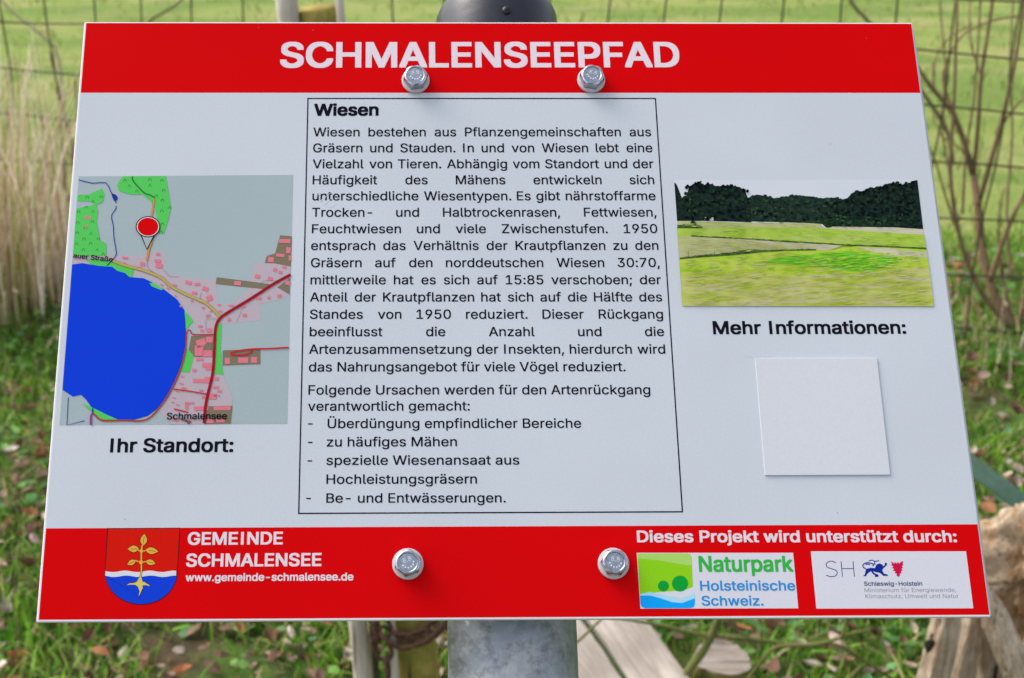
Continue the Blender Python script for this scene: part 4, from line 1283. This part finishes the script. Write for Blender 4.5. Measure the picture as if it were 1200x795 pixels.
for cx_, cy_, L_, w_, an in [(423, 163, 100, 56, -1.45), (333, 242, 96, 56, 3.1), (492, 258, 108, 56, .12), (318, 358, 80, 44, 2.65), (482, 356, 84, 48, .25)]:
    ca.px(ZS(leafp(cx_, cy_, L_ + 14, w_ + 12, an)), OUTL, False)
ca.up()
for cx_, cy_, L_, w_, an in [(423, 163, 100, 56, -1.45), (333, 242, 96, 56, 3.1), (492, 258, 108, 56, .12), (318, 358, 80, 44, 2.65), (482, 356, 84, 48, .25)]:
    ca.px(ZS(leafp(cx_, cy_, L_, w_, an)), GOLD, False)
ca.stroke(ZS([(440, 255), (403, 262), (360, 245)]), 1.2, GOLD, False); ca.stroke(ZS([(448, 348), (402, 355), (352, 340)]), 1.2, GOLD, True)
ca.stroke(ZS(stem_), 1.7, GOLD, True, 4)
ca.up()
for cx_, cy_, dx, dy in [(423, 163, 4, -28), (335, 242, 28, -1), (492, 258, 30, 5), (318, 358, 22, -12), (482, 356, 22, 6)]:
    ca.stroke(ZS([(cx_ - dx, cy_ - dy), (cx_ + dx, cy_ + dy)]), .55, VEIN, False, 0)
ca.disc(*ZS([(403, 260)])[0], 2, 2.2, GOLD); ca.disc(*ZS([(400, 355)])[0], 2.2, 2.4, GOLD, up=False)
rt = [(398, 470), (412, 520), (440, 528), (470, 545), (474, 558), (440, 548), (412, 552), (414, 580), (396, 620), (378, 655), (388, 600), (372, 560), (350, 545), (300, 545), (272, 552), (300, 530), (350, 524), (375, 500)]
ca.px(ZS(rt), GOLD2)
ca.stroke(ZS([(272, 552), (300, 532), (350, 526), (375, 500)]), .7, OUTL); ca.stroke(ZS([(414, 580), (396, 620), (378, 655)]), .8, OUTL, False); ca.stroke(ZS([(440, 528), (470, 545), (476, 562)]), .8, OUTL, False)
ca.build('coat_of_arms', board)

# ---- park logo
ZN = lambda pts: [(740 + x / 5.714, 640 + y / 5.714) for x, y in pts]
NG = I('logo_green', (0.24, 0.55, 0.012)); NGP = I('logo_pale_green', (0.36, 0.58, 0.13)); NGD = I('logo_dark_green', (0.004, 0.30, 0.035)); NB = I('logo_blue', (0.006, 0.33, 0.80)); NBP = I('logo_pale_blue', (0.36, 0.62, 0.74)); TB = I('logo_text_blue', (0.02, 0.24, 0.58)); TG = I('logo_text_green', (0.03, 0.40, 0.05))
lg = Print(W0)
lg.px(ZN([(35, 46), (1082, 46), (1117, 418), (60, 420)]), WHITE)
lg.px(ZN([(40, 50), (370, 50), (395, 55), (404, 75), (412, 275), (340, 300), (200, 308), (56, 322)]), NG)
lg.px(ZN([(40, 50), (370, 50), (395, 55), (404, 75), (407, 132), (330, 124), (230, 105), (130, 90), (43, 86)]), NGP)
lg.px(ZN([(58, 322), (120, 308), (250, 335), (330, 352), (424, 318), (425, 350), (330, 384), (240, 372), (140, 340), (58, 336)]), NBP)
lg.px(ZN([(57, 332), (130, 332), (200, 352), (270, 376), (340, 382), (425, 350), (426, 385), (418, 408), (395, 416), (90, 418), (68, 408), (60, 390)]), NB)
lg.disc(*ZN([(213, 268)])[0], 6.4, 6.3, NGD); lg.disc(*ZN([(325, 252)])[0], 9.5, 9.3, NGD, up=False)
lg.up()
lg.text('Naturpark', (820, 669.8), (929.2, 669.6), 17.6, TG, bold=.024, up=False)
lg.text('Holsteinische', (821, 692.2), (931.8, 692), 11.2, TB, bold=.016, up=False)
lg.text('Schweiz.', (822.8, 709.7), (894.6, 709.6), 11.0, TB, bold=.016, up=False)
lg.build('park_logo', board)

# ---- state ministry logo
ZM = lambda pts: [(945 + x / 5.854, 640 + y / 5.854) for x, y in pts]
MB = I('logo_navy', (0.008, 0.022, 0.16)); MR = I('logo_crimson', (0.55, 0.006, 0.05)); MG = I('logo_grey_text', (0.20, 0.20, 0.24)); MBL = I('logo_lion_blue', (0.006, 0.022, 0.25))
lo = Print(W0)
lo.px(ZM([(30, 37), (1095, 37), (1145, 428), (68, 430)]), WHITE)
lo.up()
lo.stroke([(979.6, 660.2), (975.5, 658.0), (970.8, 658.6), (968.2, 661.6), (969.6, 665.0), (974.6, 666.8), (979.6, 668.8), (981.0, 672.4), (978.4, 675.4), (973.4, 676.0), (968.0, 674.2)], 1.0, MB, False, 5)
for a_, b_ in (((985.6, 658), (987.2, 676)), ((999.6, 658), (1001.2, 676)), ((986.6, 666.6), (1000.2, 666.6))):
    lo.stroke([a_, b_], .95, MB, False, 0)
lo.text('Schleswig-Holstein', (1012.8, 686.7), (1080.8, 686.5), 4.9, MB, bold=.016, up=False)
lo.text('Ministerium für Energiewende,', (1013.3, 694.3), (1120.6, 694), 4.8, MG, up=False)
lo.text('Klimaschutz, Umwelt und Natur', (1014.2, 701.4), (1123.5, 701.1), 4.8, MG, up=False)
# passant lion
lo.px(ZM([(408, 158), (440, 150), (470, 152), (480, 128), (500, 120), (522, 128), (530, 148), (520, 168), (532, 190), (556, 196), (560, 206), (528, 206), (505, 186), (470, 178), (446, 172), (426, 184), (414, 196), (410, 208), (388, 208), (400, 196), (404, 178)]), MBL)
lo.up()
lo.stroke(ZM([(448, 172), (462, 190), (484, 200), (490, 206), (470, 208)]), 2.0, MBL, False)
lo.stroke(ZM([(520, 150), (535, 140), (548, 124), (538, 120)]), 2.0, MBL, False)
lo.stroke(ZM([(408, 156), (392, 148), (388, 130), (410, 116), (440, 118), (462, 128), (452, 136)]), 1.3, MBL, False)
lo.stroke(ZM([(426, 104), (450, 98), (470, 106), (498, 100)]), 1.1, MBL, False)
lo.stroke(ZM([(470, 106), (466, 118), (474, 128)]), 1.1, MBL, False)
lo.stroke(ZM([(405, 128), (420, 124), (436, 130)]), 1.3, MBL, False)
# nettle leaf
nl = [(575, 106), (594, 112), (600, 122), (608, 110), (618, 122), (628, 110), (638, 122), (645, 110), (666, 104), (660, 120), (664, 132), (655, 138), (662, 150), (652, 156), (660, 170), (648, 174), (652, 188), (640, 190), (642, 204), (630, 212), (618, 204), (620, 190), (606, 188), (610, 174), (592, 170), (602, 158), (586, 152), (596, 140), (580, 132), (588, 120)]
lo.px(ZM(nl), MR)
lo.build('ministry_logo', board)

# ---- blank square sticker (its code is left out)
q = [P(884.5, 420.5), P(1027.5, 420.5), P(1042.5, 557), P(896, 557.5)]
u0 = (q[0][0] + q[3][0]) / 2; u1 = (q[1][0] + q[2][0]) / 2; vt = (q[0][1] + q[1][1]) / 2; vb = (q[2][1] + q[3][1]) / 2
STK = ink('sticker', (0.58, 0.59, 0.63), .02)
bm_obj('square_plate', box_bm(u0, u1, vb, vt, .00002, .0007, .0001, 1), STK, board)

# ---- bolts
def make_bolt():
    o = empty('bolt'); o.parent = sign
    bm = bmesh.new()
    prof = [(.0030, 0), (.0068, 0), (.0070, .0004), (.0070, .0012), (.0066, .0016), (.0030, .0016)]
    rows = [[bm.verts.new((math.cos(2 * math.pi * k / 32) * r_, math.sin(2 * math.pi * k / 32) * r_, z_)) for k in range(32)] for r_, z_ in prof]
    for i in range(len(prof) - 1):
        for k in range(32):
            bm.faces.new((rows[i][k], rows[i][(k + 1) % 32], rows[i + 1][(k + 1) % 32], rows[i + 1][k]))
    w_ = bm_obj('washer', bm, M_washer, o, True)
    bm = bmesh.new()
    n_ = 48
    def hexr(q, r_):
        a_ = (q % (math.pi / 3)) - math.pi / 6
        return r_ / math.cos(a_)
    rows = []
    for kind, r_, z_ in (('h', .00535, .0016), ('h', .00535, .0056), ('m', .00535, .0062), ('c', .0049, .0066), ('c', .0043, .0066), ('c', .0040, .0063)):
        row = []
        for k in range(n_):
            q = 2 * math.pi * k / n_
            rr = hexr(q, r_)
            if kind == 'm': rr = min(rr, .0056)
            if kind == 'c': rr = r_
            zz = z_ - (.0008 * max(0, (hexr(q, r_) - r_) / r_ / .155) if kind == 'h' and z_ > .003 else 0)
            row.append(bm.verts.new((math.cos(q) * rr, math.sin(q) * rr, zz)))
        rows.append(row)
    for i in range(len(rows) - 1):
        for k in range(n_):
            bm.faces.new((rows[i][k], rows[i][(k + 1) % n_], rows[i + 1][(k + 1) % n_], rows[i + 1][k]))
    bm.faces.new(rows[-1])
    hd = bm_obj('bolt_head', bm, M_steel, o)
    v, f = glyphs('8.8', .03)
    c_ = (v.max(0) + v.min(0)) / 2
    V = []; F = []
    sc = .0030 / .73
    nv = len(v)
    for zz in (.0063, .00665):
        V += [((x - c_[0]) * sc * .9, (y - c_[1]) * sc + .0012, zz) for x, y, _ in v]
    F = [tuple(i + nv for i in q) for q in f]
    for i in range(6):
        a_ = math.pi * (1.1 + .16 * i)
        b_ = len(V)
        for dx, dy in ((-.0003, -.0004), (.0003, -.0004), (.0003, .0004), (-.0003, .0004)):
            V.append((math.cos(a_) * .0026 + dx, math.sin(a_) * .0026 + dy + .0002, .0066))
        F.append((b_, b_ + 1, b_ + 2, b_ + 3))
    mesh_obj('grade_mark', V, F, M_mark, hd)
    return o
bolt = make_bolt()
def copy_tree(o, parent=None):
    c_ = o.copy(); COL.objects.link(c_); c_.parent = parent
    for k in [x for x in bpy.data.objects if x.parent == o]:
        copy_tree(k, c_)
    return c_
for i, (x, y, a_) in enumerate([(487, 95.5, 8), (692.5, 95, -12), (478, 661.5, 20), (718.5, 661, -4)]):
    o = bolt if i == 0 else copy_tree(bolt, sign)
    u, v_ = P(x, y)
    o.location = (u, v_, .00012)
    o.rotation_euler = (0, 0, R(a_))

# ---- post behind the board
PR = .0305
PD = -.0062 - .008 - PR
# board-plane positions of the bolts give the clamps' heights
vt_ = P(590, 95)[1]; vb_ = P(598, 661)[1]
uc0 = P(588, 27, -.03)[0]; uc1 = P(598, 727, -.03)[0]
pu = (uc0 + uc1) / 2
down = Vector((0, -1, 0))
Rl = BM.to_3x3()
gdown = (Rl.inverted() @ Vector((0, 0, -1))).normalized()
p0 = Vector((pu, BH / 2 + .004, PD)); p1 = Vector((pu, -BH / 2 - .085, PD))
pts = [p0, p0.lerp(p1, .3), p0.lerp(p1, .65), p1]
# bend to the vertical, then straight into the ground
N_ = 10
cur = p1.copy(); dirv = down.copy()
for k in range(1, N_ + 1):
    dirv = down.lerp(gdown, k / N_).normalized()
    cur = cur + dirv * .022
    pts.append(cur.copy())
hgt = (BM @ cur).z
pts.append(cur + gdown * (hgt * .5)); pts.append(cur + gdown * (hgt + .05))
tp = Tubes(); 
tp.add(pts, PR, PR, 40, 0)
post = tp.build('post', M_galv, sign)
# cap: collar, rounded shoulder, dome
bm = bmesh.new()
prof = [(.0325, -.068), (.0334, -.067), (.0334, .0), (.0330, .006), (.0312, .011), (.0268, .0155), (.020, .0185), (.012, .0202), (.004, .0206)]
rows = [[bm.verts.new((math.cos(2 * math.pi * k / 40) * r_, y_, math.sin(2 * math.pi * k / 40) * r_)) for k in range(40)] for r_, y_ in prof]
for i in range(len(prof) - 1):
    for k in range(40):
        bm.faces.new((rows[i][k], rows[i + 1][k], rows[i + 1][(k + 1) % 40], rows[i][(k + 1) % 40]))
bm.faces.new(rows[-1])
bmesh.ops.recalc_face_normals(bm, faces=bm.faces[:])
cap = bm_obj('post_cap', bm, M_rubber, sign, True)
cap.location = (pu, BH / 2 + .0215, PD)
bm = bmesh.new()
bmesh.ops.create_uvsphere(bm, u_segments=14, v_segments=8, radius=.0026)
for v in bm.verts: v.co.z *= .6
sc_ = bm_obj('cap_screw', bm, plain('black_screw', (.006, .006, .008), .35, .3), cap, True)
sc_.location = (.003, -.0070, .0333)
# clamps
for vv in (vt_, vb_):
    bm = bmesh.new()
    n_ = 28; wv_ = .0125; th = .0025
    prof2 = []
    ear = .052
    path2 = [(-ear, PD + .034), (-.036, PD + .034)] + [(math.cos(q) * (PR + .0015), PD + math.sin(q) * (PR + .0015)) for q in np.linspace(math.pi * .86, math.pi * 2.14, n_)] + [(.036, PD + .034), (ear, PD + .034)]
    rows = []
    for i, (x, z_) in enumerate(path2):
        a_ = Vector(path2[max(0, i - 1)]); b_ = Vector(path2[min(len(path2) - 1, i + 1)])
        t_ = (b_ - a_).normalized(); nn = Vector((t_.y, -t_.x))
        rows.append([bm.verts.new((pu + x + nn.x * o_, vv + w_, z_ + nn.y * o_)) for o_, w_ in ((0, -wv_), (0, wv_), (th, wv_), (th, -wv_))])
    for i in range(len(rows) - 1):
        for k in range(4):
            bm.faces.new((rows[i][k], rows[i][(k + 1) % 4], rows[i + 1][(k + 1) % 4], rows[i + 1][k]))
    bm.faces.new(rows[0]); bm.faces.new(rows[-1][::-1])
    bmesh.ops.recalc_face_normals(bm, faces=bm.faces[:])
    bm_obj('pipe_clamp', bm, M_steel, sign)
    bm = box_bm(pu - .055, pu + .055, vv - .0115, vv + .0115, PD + .0345, -.0064, .0006)
    bm_obj('mounting_rail', bm, M_alu, sign)
